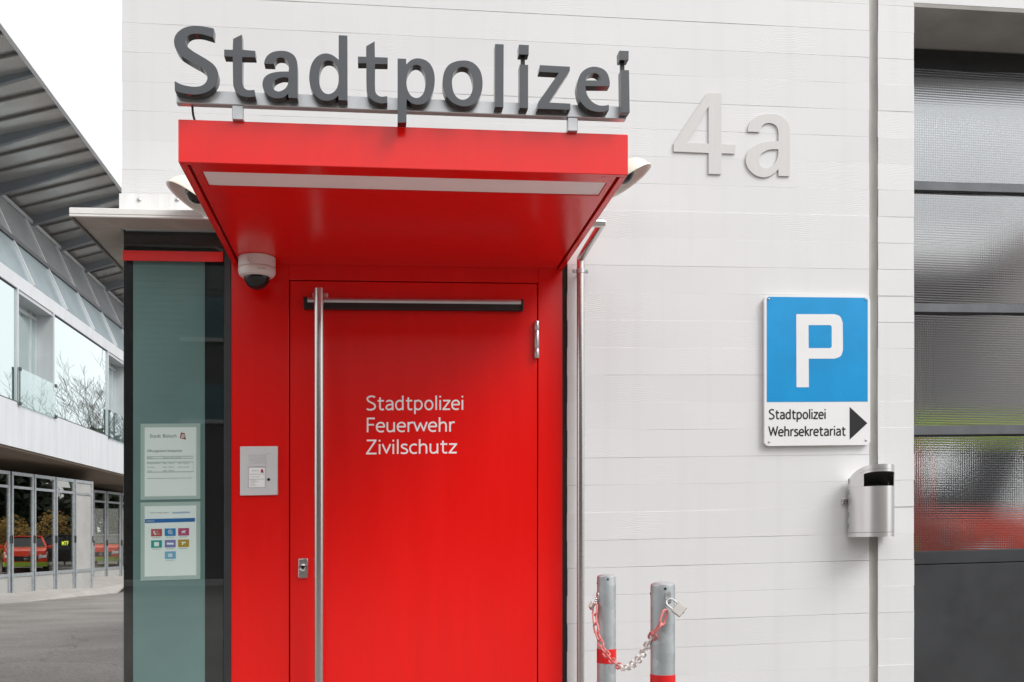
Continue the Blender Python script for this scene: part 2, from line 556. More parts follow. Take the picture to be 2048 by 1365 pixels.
def galvanised(name, col=(0.42, 0.455, 0.47), scale=28.0, rough=0.45, metal=0.55):
    m, n, p = node_mat(name)
    v = coords(n, (1, 1, 1), True)
    no = N(n, 'ShaderNodeTexNoise', i_Scale=scale * 0.5, i_Detail=3.0)
    n.links.new(v, no.inputs['Vector'])
    sc = N(n, 'ShaderNodeVectorMath', operation='SCALE'); sc.inputs['Scale'].default_value = 0.06
    n.links.new(no.outputs['Color'], sc.inputs[0])
    ad = N(n, 'ShaderNodeVectorMath', operation='ADD')
    n.links.new(v, ad.inputs[0]); n.links.new(sc.outputs[0], ad.inputs[1])
    vor = N(n, 'ShaderNodeTexVoronoi', i_Scale=scale)
    n.links.new(ad.outputs[0], vor.inputs['Vector'])
    cr = N(n, 'ShaderNodeValToRGB')
    cr.color_ramp.elements[0].color = tuple(c_ * 0.84 for c_ in col) + (1,)
    cr.color_ramp.elements[1].color = tuple(min(1, c_ * 1.2) for c_ in col) + (1,)
    n.links.new(vor.outputs['Color'], cr.inputs[0])
    n.links.new(cr.outputs[0], p.inputs['Base Color'])
    p.inputs['Metallic'].default_value = metal
    p.inputs['Roughness'].default_value = rough
    return m

def asphalt():
    m, n, p = node_mat('asphalt')
    v = coords(n)
    a = N(n, 'ShaderNodeTexNoise', i_Scale=0.5, i_Detail=6.0)
    b = N(n, 'ShaderNodeTexVoronoi', i_Scale=55.0)
    n.links.new(v, a.inputs['Vector']); n.links.new(v, b.inputs['Vector'])
    cr = N(n, 'ShaderNodeValToRGB')
    cr.color_ramp.elements[0].position, cr.color_ramp.elements[0].color = 0.3, (0.145, 0.134, 0.124, 1)
    cr.color_ramp.elements[1].position, cr.color_ramp.elements[1].color = 0.72, (0.265, 0.246, 0.228, 1)
    n.links.new(a.outputs[0], cr.inputs[0])
    c2 = N(n, 'ShaderNodeMapRange')
    c2.inputs[3].default_value, c2.inputs[4].default_value = 0.72, 1.35
    n.links.new(b.outputs['Color'], c2.inputs[0])
    mx = N(n, 'ShaderNodeMix', data_type='RGBA', blend_type='MULTIPLY'); mx.inputs[0].default_value = 1
    n.links.new(cr.outputs[0], mx.inputs[6]); n.links.new(c2.outputs[0], mx.inputs[7])
    wv = N(n, 'ShaderNodeTexNoise', i_Scale=0.8, i_Detail=5.0)
    n.links.new(v, wv.inputs['Vector'])
    ws = N(n, 'ShaderNodeVectorMath', operation='SCALE'); ws.inputs['Scale'].default_value = 1.3
    n.links.new(wv.outputs['Color'], ws.inputs[0])
    wa = N(n, 'ShaderNodeVectorMath', operation='ADD')
    n.links.new(v, wa.inputs[0]); n.links.new(ws.outputs[0], wa.inputs[1])
    ck = N(n, 'ShaderNodeTexVoronoi', feature='DISTANCE_TO_EDGE', i_Scale=0.22)
    n.links.new(wa.outputs[0], ck.inputs['Vector'])
    ckr = N(n, 'ShaderNodeMapRange')
    ckr.inputs[1].default_value, ckr.inputs[2].default_value = 0.001, 0.005
    ckr.inputs[3].default_value, ckr.inputs[4].default_value = 0.72, 1.0
    n.links.new(ck.outputs[0], ckr.inputs[0])
    m3 = N(n, 'ShaderNodeMix', data_type='RGBA', blend_type='MULTIPLY'); m3.inputs[0].default_value = 1
    n.links.new(mx.outputs[2], m3.inputs[6]); n.links.new(ckr.outputs[0], m3.inputs[7])
    n.links.new(m3.outputs[2], p.inputs['Base Color'])
    p.inputs['Roughness'].default_value = 0.85
    bp = N(n, 'ShaderNodeBump', i_Strength=0.5, i_Distance=0.006)
    n.links.new(b.outputs[0], bp.inputs['Height'])
    n.links.new(bp.outputs[0], p.inputs['Normal'])
    return m

def siding():
    m, n, p = node_mat('weathered_brown_siding')
    v = coords(n)
    a = N(n, 'ShaderNodeTexNoise', i_Scale=1.5, i_Detail=5.0)
    n.links.new(v, a.inputs['Vector'])
    cr = N(n, 'ShaderNodeValToRGB')
    cr.color_ramp.elements[0].color = (0.045, 0.04, 0.036, 1)
    cr.color_ramp.elements[1].color = (0.10, 0.09, 0.08, 1)
    n.links.new(a.outputs[0], cr.inputs[0])
    n.links.new(cr.outputs[0], p.inputs['Base Color'])
    p.inputs['Roughness'].default_value = 0.8
    return m

M = {}
M['board'] = white_board()
M['perf'] = perforated()
M['red'] = plain('red_powder_coat', (0.82, 0.0036, 0.0016), 0.22, ior=1.58, var=0.035, vscale=2.2, vstretch=(7, 7, 0.6), rvar=0.02)
M['red_film'] = plain('red_film', (0.85, 0.006, 0.004), 0.32, var=0.05, vscale=20)
M['white_paint'] = plain('white_enamel', (0.76, 0.76, 0.75), 0.4, var=0.05, vscale=9)
M['flashing'] = plain('streaked_white_flashing', (0.74, 0.735, 0.72), 0.45, var=0.10, vscale=4, vstretch=(9, 1, 0.5))
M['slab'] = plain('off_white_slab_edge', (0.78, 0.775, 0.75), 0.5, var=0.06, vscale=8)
M['slab_under'] = plain('shade_toned_slab_soffit', (0.40, 0.365, 0.33), 0.8, var=0.18, vscale=6)  # grey-brown paints in the shade under the white slab
M['sealant'] = plain('grey_beige_sealant', (0.40, 0.39, 0.365), 0.6, var=0.15, vscale=9, vstretch=(1, 1, 0.3), bump=0.25, bscale=30)
M['diffuser'] = plain('milky_light_diffuser', (0.90, 0.85, 0.84), 0.5, var=0.04, vscale=3)
M['black'] = plain('black_gloss', (0.010, 0.010, 0.011), 0.16, var=0.2, vscale=9)
M['black_matt'] = plain('black_seal', (0.020, 0.020, 0.021), 0.6, var=0.25, vscale=12)
M['anthracite'] = plain('anthracite_frame', (0.035, 0.037, 0.040), 0.4, var=0.2, vscale=6)
M['steel'] = plain('brushed_stainless_steel', (0.60, 0.585, 0.57), 0.28, metal=1.0, var=0.07, vscale=5, vstretch=(1, 1, 30), aniso=0.5, rvar=0.06)
M['steel_v'] = plain('brushed_steel_upright_grain', (0.80, 0.79, 0.78), 0.33, metal=1.0, var=0.025, vscale=5, vstretch=(30, 30, 1))
M['number'] = plain('satin_steel_numerals', (0.615, 0.603, 0.588), 0.55, metal=0.0, var=0.02, vscale=5, vstretch=(14, 1, 1))
M['alu'] = plain('mill_aluminium', (0.60, 0.61, 0.62), 0.36, metal=0.8, var=0.07, vscale=9)
M['silver'] = plain('silver_lacquer', (0.60, 0.61, 0.62), 0.45, metal=0.35, var=0.03, vscale=14)
M['silver_light'] = plain('pale_silver', (0.70, 0.71, 0.715), 0.45, metal=0.2, var=0.03, vscale=14)
M['galv'] = galvanised('galvanised_steel', (0.40, 0.43, 0.44))
M['galv_far'] = galvanised('galvanised_door_frames', (0.38, 0.41, 0.43), 14.0)
M['cream'] = plain('yellowed_cream_plastic', (0.76, 0.71, 0.60), 0.33, var=0.10, vscale=8)
M['cream_in'] = plain('off_white_reflector', (0.78, 0.75, 0.69), 0.4, var=0.07, vscale=8)
M['cam_white'] = plain('white_camera_housing', (0.78, 0.75, 0.71), 0.38, var=0.03, vscale=14)
M['cam_dome'] = plain('smoked_dome', (0.012, 0.012, 0.013), 0.06)
M['sign_white'] = plain('white_sign_sheet', (0.80, 0.80, 0.80), 0.35, var=0.03, vscale=5)
M['sign_blue'] = plain('blue_sign_sheet', (0.004, 0.285, 0.62), 0.32, var=0.12, vscale=3.2)
M['ink'] = plain('black_print', (0.012, 0.013, 0.015), 0.4, var=0.1, vscale=20)
M['ink_grey'] = plain('grey_print', (0.10, 0.12, 0.12), 0.5, var=0.1, vscale=20)
M['letter_white'] = plain('white_vinyl', (0.95, 0.93, 0.93), 0.6, var=0.02, vscale=30)
M['screw'] = plain('zinc_screw', (0.45, 0.45, 0.45), 0.4, metal=0.8, var=0.1, vscale=60)
M['chain_red'] = plain('faded_red_chain', (0.66, 0.20, 0.19), 0.5, var=0.15, vscale=30)
M['chain_white'] = plain('dirty_white_chain', (0.80, 0.775, 0.75), 0.5, var=0.12, vscale=30)
M['brass'] = plain('nickel_padlock', (0.62, 0.59, 0.54), 0.33, metal=0.7, var=0.08, vscale=30)
M['band'] = plain('red_reflective_band', (0.66, 0.008, 0.010), 0.4, var=0.06, vscale=20)
M['glass_dark'] = pane('dark_shop_glass', (0.965, 1.0, 0.99), 0.0, gain=1.25)
M['board_green'] = plain('frosted_green_panel', (0.165, 0.258, 0.252), 0.7, var=0.10, vscale=2.0)
M['paper'] = plain('white_paper', (0.93, 0.94, 0.93), 0.7, var=0.015, vscale=5)
M['sleeve'] = plain('clear_sleeve_margin', (0.48, 0.57, 0.54), 0.4, var=0.05, vscale=7)
M['logo_red'] = plain('logo_red_print', (0.33, 0.03, 0.05), 0.5, var=0.05, vscale=30)
M['banner'] = plain('blue_banner_print', (0.01, 0.14, 0.42), 0.5, var=0.2, vscale=9)
for nm, col in (('tile_red', (0.52, 0.09, 0.09)), ('tile_blue', (0.01, 0.22, 0.52)), ('tile_pink', (0.50, 0.06, 0.18)),
                ('tile_teal', (0.01, 0.36, 0.33)), ('tile_violet', (0.24, 0.22, 0.50)), ('tile_ochre', (0.52, 0.31, 0.02)), ('tile_sky', (0.20, 0.45, 0.66))):
    M[nm] = plain(nm, col, 0.5, var=0.05, vscale=30)
M['wire_glass'] = wire_glass()
M['added_daylight_pane'] = pane('added_daylight_glass', (0.92, 0.93, 0.935), 0.0)  # glass for the daylight openings added to the hall
M['gate_grey'] = plain('slate_grey_gate', (0.036, 0.038, 0.041), 0.42, var=0.14, vscale=5, rvar=0.06)
M['gate_rail'] = plain('grey_gate_rail', (0.135, 0.14, 0.15), 0.4, metal=0.3, var=0.14, vscale=9)
M['raw_concrete'] = plain('grey_concrete', (0.33, 0.315, 0.295), 0.85, var=0.14, vscale=4, bump=0.3, bscale=30)
M['hall'] = plain('hall_wall', (0.24, 0.245, 0.235), 0.8, var=0.1, vscale=1)
M['asphalt'] = asphalt()
M['pave'] = plain('concrete_apron', (0.33, 0.31, 0.29), 0.85, var=0.1, vscale=2)
M['far_white'] = plain('pale_grey_cladding', (0.58, 0.60, 0.62), 0.55, var=0.07, vscale=0.8, vstretch=(3, 3, 0.5))
M['far_glass'] = pane('pale_cyan_glazing', (0.70, 0.82, 0.82), 0.50, (0.84, 0.93, 0.93))
M['far_glass2'] = plain('sloped_grey_reflection', (0.31, 0.33, 0.34), 0.25, var=0.15, vscale=0.5)  # opaque grey paints what the upper sloped panes reflect
M['far_glass3'] = plain('sloped_blue_reflection', (0.36, 0.43, 0.455), 0.15, var=0.2, vscale=0.35)  # lighter blue-grey paints the sky and ground mirrored in the lower panes
M['garage_glass'] = pane('dark_garage_glass', (0.55, 0.55, 0.52), 0.20, (0.95, 0.95, 0.92))
M['balustrade'] = pane('clear_balustrade', (0.82, 0.92, 0.91), 0.10, (0.9, 0.97, 0.97), 0.0, 0.16)
M['curtain'] = plain('pale_interior', (0.62, 0.69, 0.69), 0.8, var=0.05, vscale=0.6)
M['frame_alu'] = plain('light_aluminium_frame', (0.52, 0.54, 0.55), 0.4, metal=0.4, var=0.06, vscale=2)
M['roof_sheet'] = plain('stainless_roof_soffit', (0.55, 0.545, 0.525), 0.25, metal=0.65, var=0.14, vscale=0.7, bump=0.5, bscale=0.8)
M['beam'] = plain('blue_grey_beam', (0.20, 0.22, 0.24), 0.45, metal=0.2, var=0.12, vscale=1)
M['purlin'] = plain('dark_purlin', (0.15, 0.142, 0.13), 0.5, var=0.12, vscale=1)
M['roof_edge'] = plain('pale_roof_edge', (0.60, 0.61, 0.63), 0.5, var=0.04, vscale=1)
M['brown'] = plain('brown_soffit_panels', (0.16, 0.118, 0.082), 0.7, var=0.22, vscale=1.5, vstretch=(6, 0.4, 1))
M['kick'] = plain('sand_grey_kick_panel', (0.34, 0.335, 0.32), 0.6, var=0.10, vscale=1.6)
M['dark_room'] = plain('dark_interior', (0.03, 0.03, 0.03), 0.9, var=0.2, vscale=1)
M['yellow_green'] = plain('fluorescent_yellow', (0.62, 0.72, 0.04), 0.5, var=0.05, vscale=9)
M['car_red'] = plain('fire_red_lacquer', (0.92, 0.065, 0.018), 0.22, var=0.03, vscale=1)
M['car_green'] = plain('fluorescent_green_film', (0.40, 0.60, 0.05), 0.35, var=0.04, vscale=2)
M['car_black'] = plain('black_car_lacquer', (0.012, 0.012, 0.014), 0.12, var=0.1, vscale=1)
M['car_silver'] = plain('silver_car_lacquer', (0.45, 0.46, 0.47), 0.25, metal=0.5, var=0.04, vscale=1)
M['car_glass'] = plain('car_glass', (0.02, 0.023, 0.025), 0.05)
M['chrome'] = plain('chrome', (0.7, 0.7, 0.7), 0.12, metal=1.0, var=0.05)
M['lamp_glass'] = plain('headlight_glass', (0.75, 0.78, 0.80), 0.12, var=0.1, vscale=9)
M['tyre'] = plain('tyre_rubber', (0.02, 0.02, 0.02), 0.8, var=0.2, vscale=9)
M['bark'] = plain('bare_bark', (0.085, 0.072, 0.062), 0.85, var=0.25, vscale=5)
M['leaf_dark'] = plain('evergreen_leaf', (0.022, 0.036, 0.014), 0.6, var=0.35, vscale=1.2)
M['leaf_yellow'] = plain('yellow_blossom', (0.30, 0.165, 0.008), 0.6, var=0.3, vscale=2)
M['siding'] = siding()
M['bitumen'] = plain('bitumen_sheet', (0.10, 0.075, 0.065), 0.7, var=0.2, vscale=6)
M['pipe'] = plain('stainless_pipe', (0.62, 0.60, 0.585), 0.24, metal=1.0)
M['shutter'] = plain('teal_blind', (0.05, 0.12, 0.125), 0.5, var=0.1, vscale=3)
M['sill'] = plain('pale_sill', (0.38, 0.39, 0.39), 0.5, var=0.05)
M['kerb'] = plain('granite_kerb', (0.45, 0.44, 0.43), 0.8, var=0.1, vscale=6)

# ------------------------------------------------------------------ the ground
def gz(Y, X=0.0):
    """the yard falls gently away past the corner and climbs to the parking bays behind the building"""
    t = max(0.0, Y - 0.8)
    up = min(1, max(0, (Y - 33) / 8.0)) * min(1, max(0, (X + 9.0) / 3.0))
    return -min(1.12, 0.031 * t * min(1, t / 2.0)) + 0.72 * up

b = MB()
xs = [-400, -150, -60, -30, -20, -14, -10, -9, -6, -3, -1, 1, 4, 8, 14, 24, 40, 80, 200, 400]
ys = [-400, -120, -40, -18.7, -10, -4, 0, 0.8, 1.8, 2.8, 5, 10, 15, 20, 25, 30, 33, 36.9, 41, 60, 120, 400]
vs = [(x, y, gz(y, x)) for y in ys for x in xs]
fs = []
for j in range(len(ys) - 1):
    for i in range(len(xs) - 1):
        fs.append((j*len(xs)+i, j*len(xs)+i+1, (j+1)*len(xs)+i+1, (j+1)*len(xs)+i))
b.add(vs, fs)
ground = tag(b.build('ground', M['asphalt'], None, shear=False), kind='structure')

# ------------------------------------------------------------------ the white board-marked building
XL, XR = -1.074, 2.287           # left corner, joint
PX0, PX1 = 2.332, 2.513          # pilaster right of the joint
OPX = 0.8444                     # right side of the entrance opening
ROW0, ROW = 2.634, 0.1245
OPT = ROW0 - 2 * ROW             # head of the entrance opening
TOP = ROW0 + 17 * ROW
BX1, BY1 = 9.0, 12.0             # far corner of the building
RL0, RL1 = 3.7, 9.6               # roof opening added to light the van and brighten the gate panes
GD = 0.36                        # garage door sits this far back
LIN = wl(1835, 84, GD)[1]        # underside of the garage lintel

bld = thing('concrete_building', 'white painted concrete building with board marks, red entrance and grey garage gate', 'building', (0.6, 0, 0))
b = MB()
b.box(XL + 0.004, XR - 0.002, 0.012, 0.30, OPT + 0.004, TOP)           # front wall above the entrance
b.box(OPX + 0.003, XR - 0.002, 0.012, 0.30, -1.4, OPT + 0.004)
b.box(PX0 + 0.002, PX1 - 0.006, 0.012, 0.42, -1.4, TOP)
b.box(XR - 0.002, PX0 + 0.002, 0.03, 0.30, -1.4, TOP)
b.box(PX1 - 0.006, BX1, 0.012, 0.42, LIN, TOP)
b.box(6.3, BX1, 0.012, 0.42, -1.4, LIN)
b.build('wall', M['board'], bld, smooth=False)
b = MB()
b.box(XL + 0.004, XL + 0.2, 0.30, BY1, -1.4, TOP)                     # flank, back and roof
b.box(BX1 - 0.2, BX1, 0.42, 0.7, -1.4, TOP); b.box(BX1 - 0.2, BX1, 6.5, BY1, -1.4, TOP)
b.box(BX1 - 0.2, BX1, 0.7, 6.5, -1.4, 0.5); b.box(BX1 - 0.2, BX1, 0.7, 6.5, 4.3, TOP)      # side opening added out of view to light the van's front
b.box(XL + 0.2, 2.2, BY1 - 0.2, BY1, -1.4, TOP)
b.box(2.2, BX1 - 0.2, BY1 - 0.2, BY1, -1.4, TOP)
b.box(XL + 0.004, BX1, 0.012, RL0, TOP, TOP + 0.2)
b.box(XL + 0.004, BX1, RL1, BY1, TOP, TOP + 0.2)
b.box(XL + 0.004, 2.4, RL0, RL1, TOP, TOP + 0.2)
b.box(8.5, BX1, RL0, RL1, TOP, TOP + 0.2)
b.build('flank_wall', M['white_paint'], bld, smooth=False)
b = MB(); b.box(BX1 - 0.1, BX1 - 0.09, 0.7, 6.5, 0.5, 4.3); b.f = [b.f[3]]
b.build('added_side_pane', M['added_daylight_pane'], bld, smooth=False)  # unseen pane, added to let daylight onto the van
b = MB()
b.box(2.1, 2.2, 0.43, BY1 - 0.2, -0.1, TOP)
b.box(2.2, BX1 - 0.2, 0.43, BY1 - 0.2, -0.15, 0.0)
b.box(XL + 0.21, 2.1, 1.2, 1.3, -0.1, TOP)
b.box(XL + 0.21, 2.1, 0.30, 1.2, -0.12, -0.02)
b.box(2.2, BX1 - 0.2, 0.43, RL0, TOP - 0.12, TOP - 0.02)
b.box(2.2, BX1 - 0.2, RL1, BY1 - 0.2, TOP - 0.12, TOP - 0.02)
b.build('inner_wall', M['hall'], bld, smooth=False)
b = MB(); b.box(2.3, 8.6, RL0 - 0.1, RL1 + 0.1, TOP + 0.203, TOP + 0.21); b.f = [b.f[0]]
b.build('added_daylight_pane', M['added_daylight_pane'], bld, smooth=False)  # pane over the roof opening added for light in the hall
b = MB()
b.box(PX1 - 0.006, 6.3, 0.012, GD + 0.05, LIN - 0.02, LIN - 0.002)
b.build('lintel_soffit', M['raw_concrete'], bld, smooth=False)

def board(x0, x1, h0, h1, dep, left_j=0.0, right_j=0.0):
    """one board mark: a shallow raised strip whose joints open and close along its length"""
    g0, g1 = rnd.choice((-0.0005, -0.0002, 0.0001, 0.0006)), rnd.choice((-0.0004, -0.0001, 0.0003))
    t = rnd.uniform(-0.0008, 0.0008)                     # a hair of lean in and out
    xa, xb = x0 + left_j, x1 + right_j
    c = 0.0005
    m = max(2, int((xb - xa) / 0.22))
    b = MB()
    rings = []
    ja = jb = 0.0
    for k in range(m + 1):
        x = xa + (xb - xa) * k / m
        ja = 0.6 * ja + rnd.uniform(-0.0006, 0.0006); jb = 0.6 * jb + rnd.uniform(-0.0006, 0.0006)
        z0, z1 = h0 + g0 + ja, h1 - g1 + jb
        yf = -dep + rnd.uniform(-0.0003, 0.0003)
        rings.append([(x, 0.011, z0), (x, yf + c + t, z0), (x, yf + t, z0 + c), (x, yf - t, z1 - c), (x, yf + c - t, z1), (x, 0.011, z1)])
    b.ring_loft(rings)
    return b.build('board', M['board'], bld, angle=20)

for n in range(-21, 17):
    h0, h1 = ROW0 + n * ROW, ROW0 + (n + 1) * ROW
    x0 = OPX if h1 < OPT + 0.01 else XL
    board(x0, XR, h0, h1, rnd.uniform(0, 0.0013), rnd.uniform(-0.0015, 0.0015), rnd.uniform(-0.001, 0.001))
    board(PX0, PX1, h0, h1, rnd.uniform(0, 0.002), rnd.uniform(-0.001, 0.001), rnd.uniform(-0.0015, 0.0015))

# sealant in the upright joint, with an uneven face
b = MB()
rings = []
zz = -0.2
while zz < TOP:
    e0, e1, dy = rnd.uniform(-0.002, 0.002), rnd.uniform(-0.002, 0.002), rnd.uniform(-0.0015, 0.0015)
    rings.append([(XR + 0.001 + e0, 0.028, zz), (XR + 0.003 + e0, 0.011 + dy, zz), (XR + 0.022, 0.016 + dy, zz), (PX0 - 0.006 + e1, 0.010 + dy, zz),
                  (PX0 - 0.002 + e1, 0.004, zz), (PX0 + 0.001, 0.028, zz)])
    zz += 0.06
b.ring_loft(rings)
b.build('sealant_joint', M['sealant'], bld, angle=60)

# ---------------------------------------------------------------- dark window left of the door
WY = 0.02
wx0 = at(246, 0, WY)[0]
wx1 = at(447, 0, WY)[0]
wtop = wl(340, 459, WY)[1]
win = MB()
win.box(wx0 - 0.004, wx1 + 0.002, WY + 0.028, WY + 0.05, -0.1, wtop + 0.04)
win = win.build('window', M['black'], bld, smooth=False)
pn = MB()
pn.box(wx0, wx1, WY, WY + 0.006, 0.01, wtop, 0.001)
pn.build('pane', M['glass_dark'], win, smooth=False)
x0, x1, _, h1 = R(267, 523, 410, 1300, WY + 0.026)
b = MB(); b.box(x0, x1, WY + 0.020, WY + 0.0265, 0.04, h1 - 0.002)
b.build('frosted_panel', M['board_green'], win, smooth=False)
x0, x1, h0, h1 = R(246, 503, 447, 523, WY)
b = MB(); b.box(wx0 - 0.001, x1 - 0.001, WY - 0.0022, WY - 0.0006, h0, h1)
b.build('red_stripe', M['red_film'], win, smooth=False)
b = MB()
fx0, fx1 = at(448, 0, 0.01)[0], at(462, 0, 0.01)[0]
b.box(fx0, fx1 - 0.001, 0.012, 0.07, -0.1, OPT - 0.002, 0.002)
b.build('window_post', M['anthracite'], win)
b = MB(); b.box(wx0 - 0.004, wx1, 0.008, 0.06, -0.1, 0.008, 0.002)
b.build('window_sill', M['anthracite'], win)

# ---------------------------------------------------------------- red entrance: surround and door leaf
DY = 0.016                         # face of the red sheet
rx0, rx1 = at(462, 0, DY)[0], at(1125, 0, DY)[0]
dx0, dx1 = at(580, 0, DY)[0], at(1074.5, 0, DY)[0]
dh = wl(830, 565, DY)[1]
gap = 0.0045
b = MB()
b.box(rx0, dx0 - gap, DY, DY + 0.05, -0.05, OPT - 0.03, 0.0015)
b.box(dx0 - gap + 0.0002, dx1 + gap - 0.0002, DY, DY + 0.05, dh + gap, OPT - 0.03, 0.0015)
b.box(dx1 + gap, rx1, DY, DY + 0.05, -0.05, OPT - 0.03, 0.0015)
sur = b.build('door_surround', M['red'], bld)
b = MB()
b.box(rx0 + 0.02, rx1 - 0.02, DY + 0.055, DY + 0.075, -0.05, OPT - 0.03)
b.box(rx1 + 0.0005, OPX + 0.002, 0.022, 0.075, -0.1, OPT + 0.002)
b.build('seal', M['black_matt'], sur, smooth=False)
b = MB(); b.box(dx0, dx1, DY + 0.001, DY + 0.05, 0.012, dh, 0.002, 2)
door = b.build('entrance_door', M['red'], bld)

# pull handle: a long tube on stand-offs
HYc = -0.065
hx, ht = wl(638, 577, HYc)
hr = 0.0208
b = MB(); b.tube([(hx, HYc, 0.10), (hx, HYc, ht - 0.002), (hx, HYc, ht)], [hr, hr, hr - 0.002], 28)
hd = b.build('pull_handle', M['pipe'], door)
for hh in (ht - 0.018, 0.30):
    b = MB()
    b.cyl((hx, HYc, hh), (hx, DY, hh), 0.010, n=14)
    b.box(hx - 0.034, hx + 0.034, DY - 0.006, DY + 0.001, hh - 0.018, hh + 0.018, 0.002)
    b.build('handle_mount', M['steel'], door)
# slide rail of the door closer
x0, x1, h0, h1 = R(607, 596, 1047, 619, DY - 0.03)
b = MB()
b.box(x0, x1, DY - 0.028, DY + 0.001, h0, h1 - 0.010, 0.003)
b.box(x0, x0 + 0.016, DY - 0.036, DY + 0.001, h0, h1, 0.004)
b.box(x1 - 0.010, x1, DY - 0.036, DY + 0.001, h0, h1, 0.004)
rail = b.build('door_closer', M['black_matt'], door)
b = MB()
zc = h1 - 0.014
prof = [(DY + 0.0005, zc + 0.013)] + [(DY - 0.022 - 0.012*cos(radians(a)), zc + 0.012*sin(radians(a))) for a in range(90, -91, -15)] + [(DY + 0.0005, zc - 0.013)]
b.ring_loft([[(xx, y, z) for y, z in prof] for xx in (x0 + 0.0165, x1 - 0.0105)])
b.build('closer_rail', M['alu'], door)
# hinge
hgx, hg1 = wl(1074, 642, -0.004)
_, hg0 = wl(1074, 716, -0.004)
L = hg1 - hg0
for a, c_ in ((0, 0.25), (0.258, 0.74), (0.748, 1.0)):
    b = MB(); b.tube([(hgx, 0.004, hg0 + L*a), (hgx, 0.004, hg0 + L*a + 0.002), (hgx, 0.004, hg0 + L*c_ - 0.002), (hgx, 0.004, hg0 + L*c_)], [0.0098, 0.0112, 0.0112, 0.0098], 18)
    b.build('hinge', M['alu'], door)
b = MB(); b.tube([(hgx, 0.004, 0.22), (hgx, 0.004, 0.38)], 0.0112, 18); b.build('hinge', M['alu'], door)
# lock cylinder rose
x0, x1, h0, h1 = R(596, 1117, 616, 1157, DY - 0.01)
b = MB(); b.box(x0, x1, DY - 0.013, DY + 0.002, h0, h1, 0.005, 3)
lock = b.build('lock', M['steel'], door)
cx, cz = (x0 + x1) / 2, h0 + (h1 - h0) * 0.55
b = MB(); b.lathe([(0.0, 0.003), (0.006, 0.003), (0.0135, 0.001), (0.0155, 0.0045), (0.0175, 0.0045), (0.0185, 0.0)], Matrix.Translation((cx, DY - 0.0125, cz)) @ Matrix.Rotation(radians(90), 4, 'X'), 28)
b.build('lock_ring', M['chrome'], door)
b = MB(); b.cyl((cx, DY - 0.012, cz), (cx, DY - 0.0165, cz), 0.0075, n=18); b.build('lock_cylinder', M['black'], door)
# lettering on the leaf
for s_, y_, xr in (('Stadtpolizei', 821, 927), ('Feuerwehr', 865, 908), ('Zivilschutz', 909, 913)):
    xa, zb = wl(734, y_, DY)
    xb = at(xr, 0, DY)[0]
    b = MB(); stroke_text(b, s_, xa, xb, zb, 0.0635, DY + 0.0008, 0.0073)
    b.build('lettering', M['letter_white'], door, smooth=False)

# ---------------------------------------------------------------- garage gate at the right
gx0, gx1 = PX1 + 0.002, 6.3
rails_px = [(366, 386), (608, 628), (851, 872)]
gate_top = wl(1940, 142, GD)[1]
g = MB(); g.box(gx0, gx1, GD + 0.02, GD + 0.06, gate_top - 0.02, LIN - 0.03)
gate = g.build('garage_gate', M['black_matt'], bld, smooth=False)
edges = [gate_top]
for a, c_ in rails_px:
    h1, h0 = wl(1940, a, GD)[1], wl(1940, c_, GD)[1]
    b = MB()
    b.box(gx0, gx1, GD - 0.004, GD + 0.05, h0 + 0.006, h1, 0.002)
    b.build('gate_rail', M['gate_rail'], gate)
    b = MB()
    b.box(gx0, gx1, GD + 0.004, GD + 0.045, h0, h0 + 0.0055)
    b.build('rail_seal', M['black_matt'], gate, smooth=False)
    edges += [h1, h0]
hb = wl(1940, 1101, GD)[1]
edges.append(hb)
for i in range(0, len(edges), 2):
    b = MB(); b.box(gx0 + 0.001, gx1, GD + 0.012, GD + 0.018, edges[i+1] - 0.004, edges[i] + 0.004)
    b.f = [b.f[2]]                                     # one sheet of cast glass
    b.build('cast_glass_pane', M['wire_glass'], gate, smooth=False, fix=False)
hc = wl(1940, 1127, GD)[1]
b = MB(); b.box(gx0, gx1, GD + 0.051, GD + 0.06, 0.02, hb - 0.003); b.build('gate_back', M['black_matt'], gate, smooth=False)
b = MB(); b.box(gx0, gx1, GD - 0.004, GD + 0.05, hc + 0.0015, hb, 0.003)
b.build('gate_panel', M['gate_grey'], gate)
b = MB(); b.box(gx0, gx1, GD - 0.004, GD + 0.05, 0.02, hc - 0.0015, 0.003)
b.build('gate_panel', M['gate_grey'], gate)

# ---------------------------------------------------------------- red canopy
CF = -1.14                                        # its front face
cx0, cx1 = -0.621, 0.826
ch0, ch1 = wl(357, 325, CF)[1], wl(357, 238.5, CF)[1]
can = thing('entrance_canopy', 'red sheet-metal canopy box projecting over the red entrance door', 'canopy', (0.1, 0, ch0))
b = MB()
e = 0.022
b.box(cx0, cx1, CF, CF + e, ch0, ch1, 0.002, 2)
b.build('fascia', M['red'], can)
for xa, xb in ((cx0, cx0 + e), (cx1 - e, cx1)):
    b = MB(); b.box(xa, xb, CF + e + 0.0005, 0.012, ch0, ch1 - 0.001, 0.0015)
    b.build('side_panel', M['red'], can)
b = MB()
b.box(cx0 + e, cx1 - e, CF + e, 0.012, ch1 - 0.02, ch1 - 0.004)
b.build('top_sheet', M['bitumen'], can, smooth=False)
sx0, sx1 = cx0 + e + 0.010, cx1 - e - 0.010
sy0, sy1 = CF + e + 0.008, DY - 0.002
lx0, lx1 = at(405, 0, -1.045)[0], at(1213, 0, -1.045)[0]
ly0, ly1 = -1.055, -0.925
b = MB()
zs0, zs1 = ch0 + 0.004, ch0 + 0.016
b.box(sx0, sx1, sy0, ly0, zs0, zs1)
b.box(sx0, sx1, ly1, sy1, zs0, zs1)
b.box(sx0, lx0, ly0 + 0.0002, ly1 - 0.0002, zs0, zs1)
b.box(lx1, sx1, ly0 + 0.0002, ly1 - 0.0002, zs0, zs1)
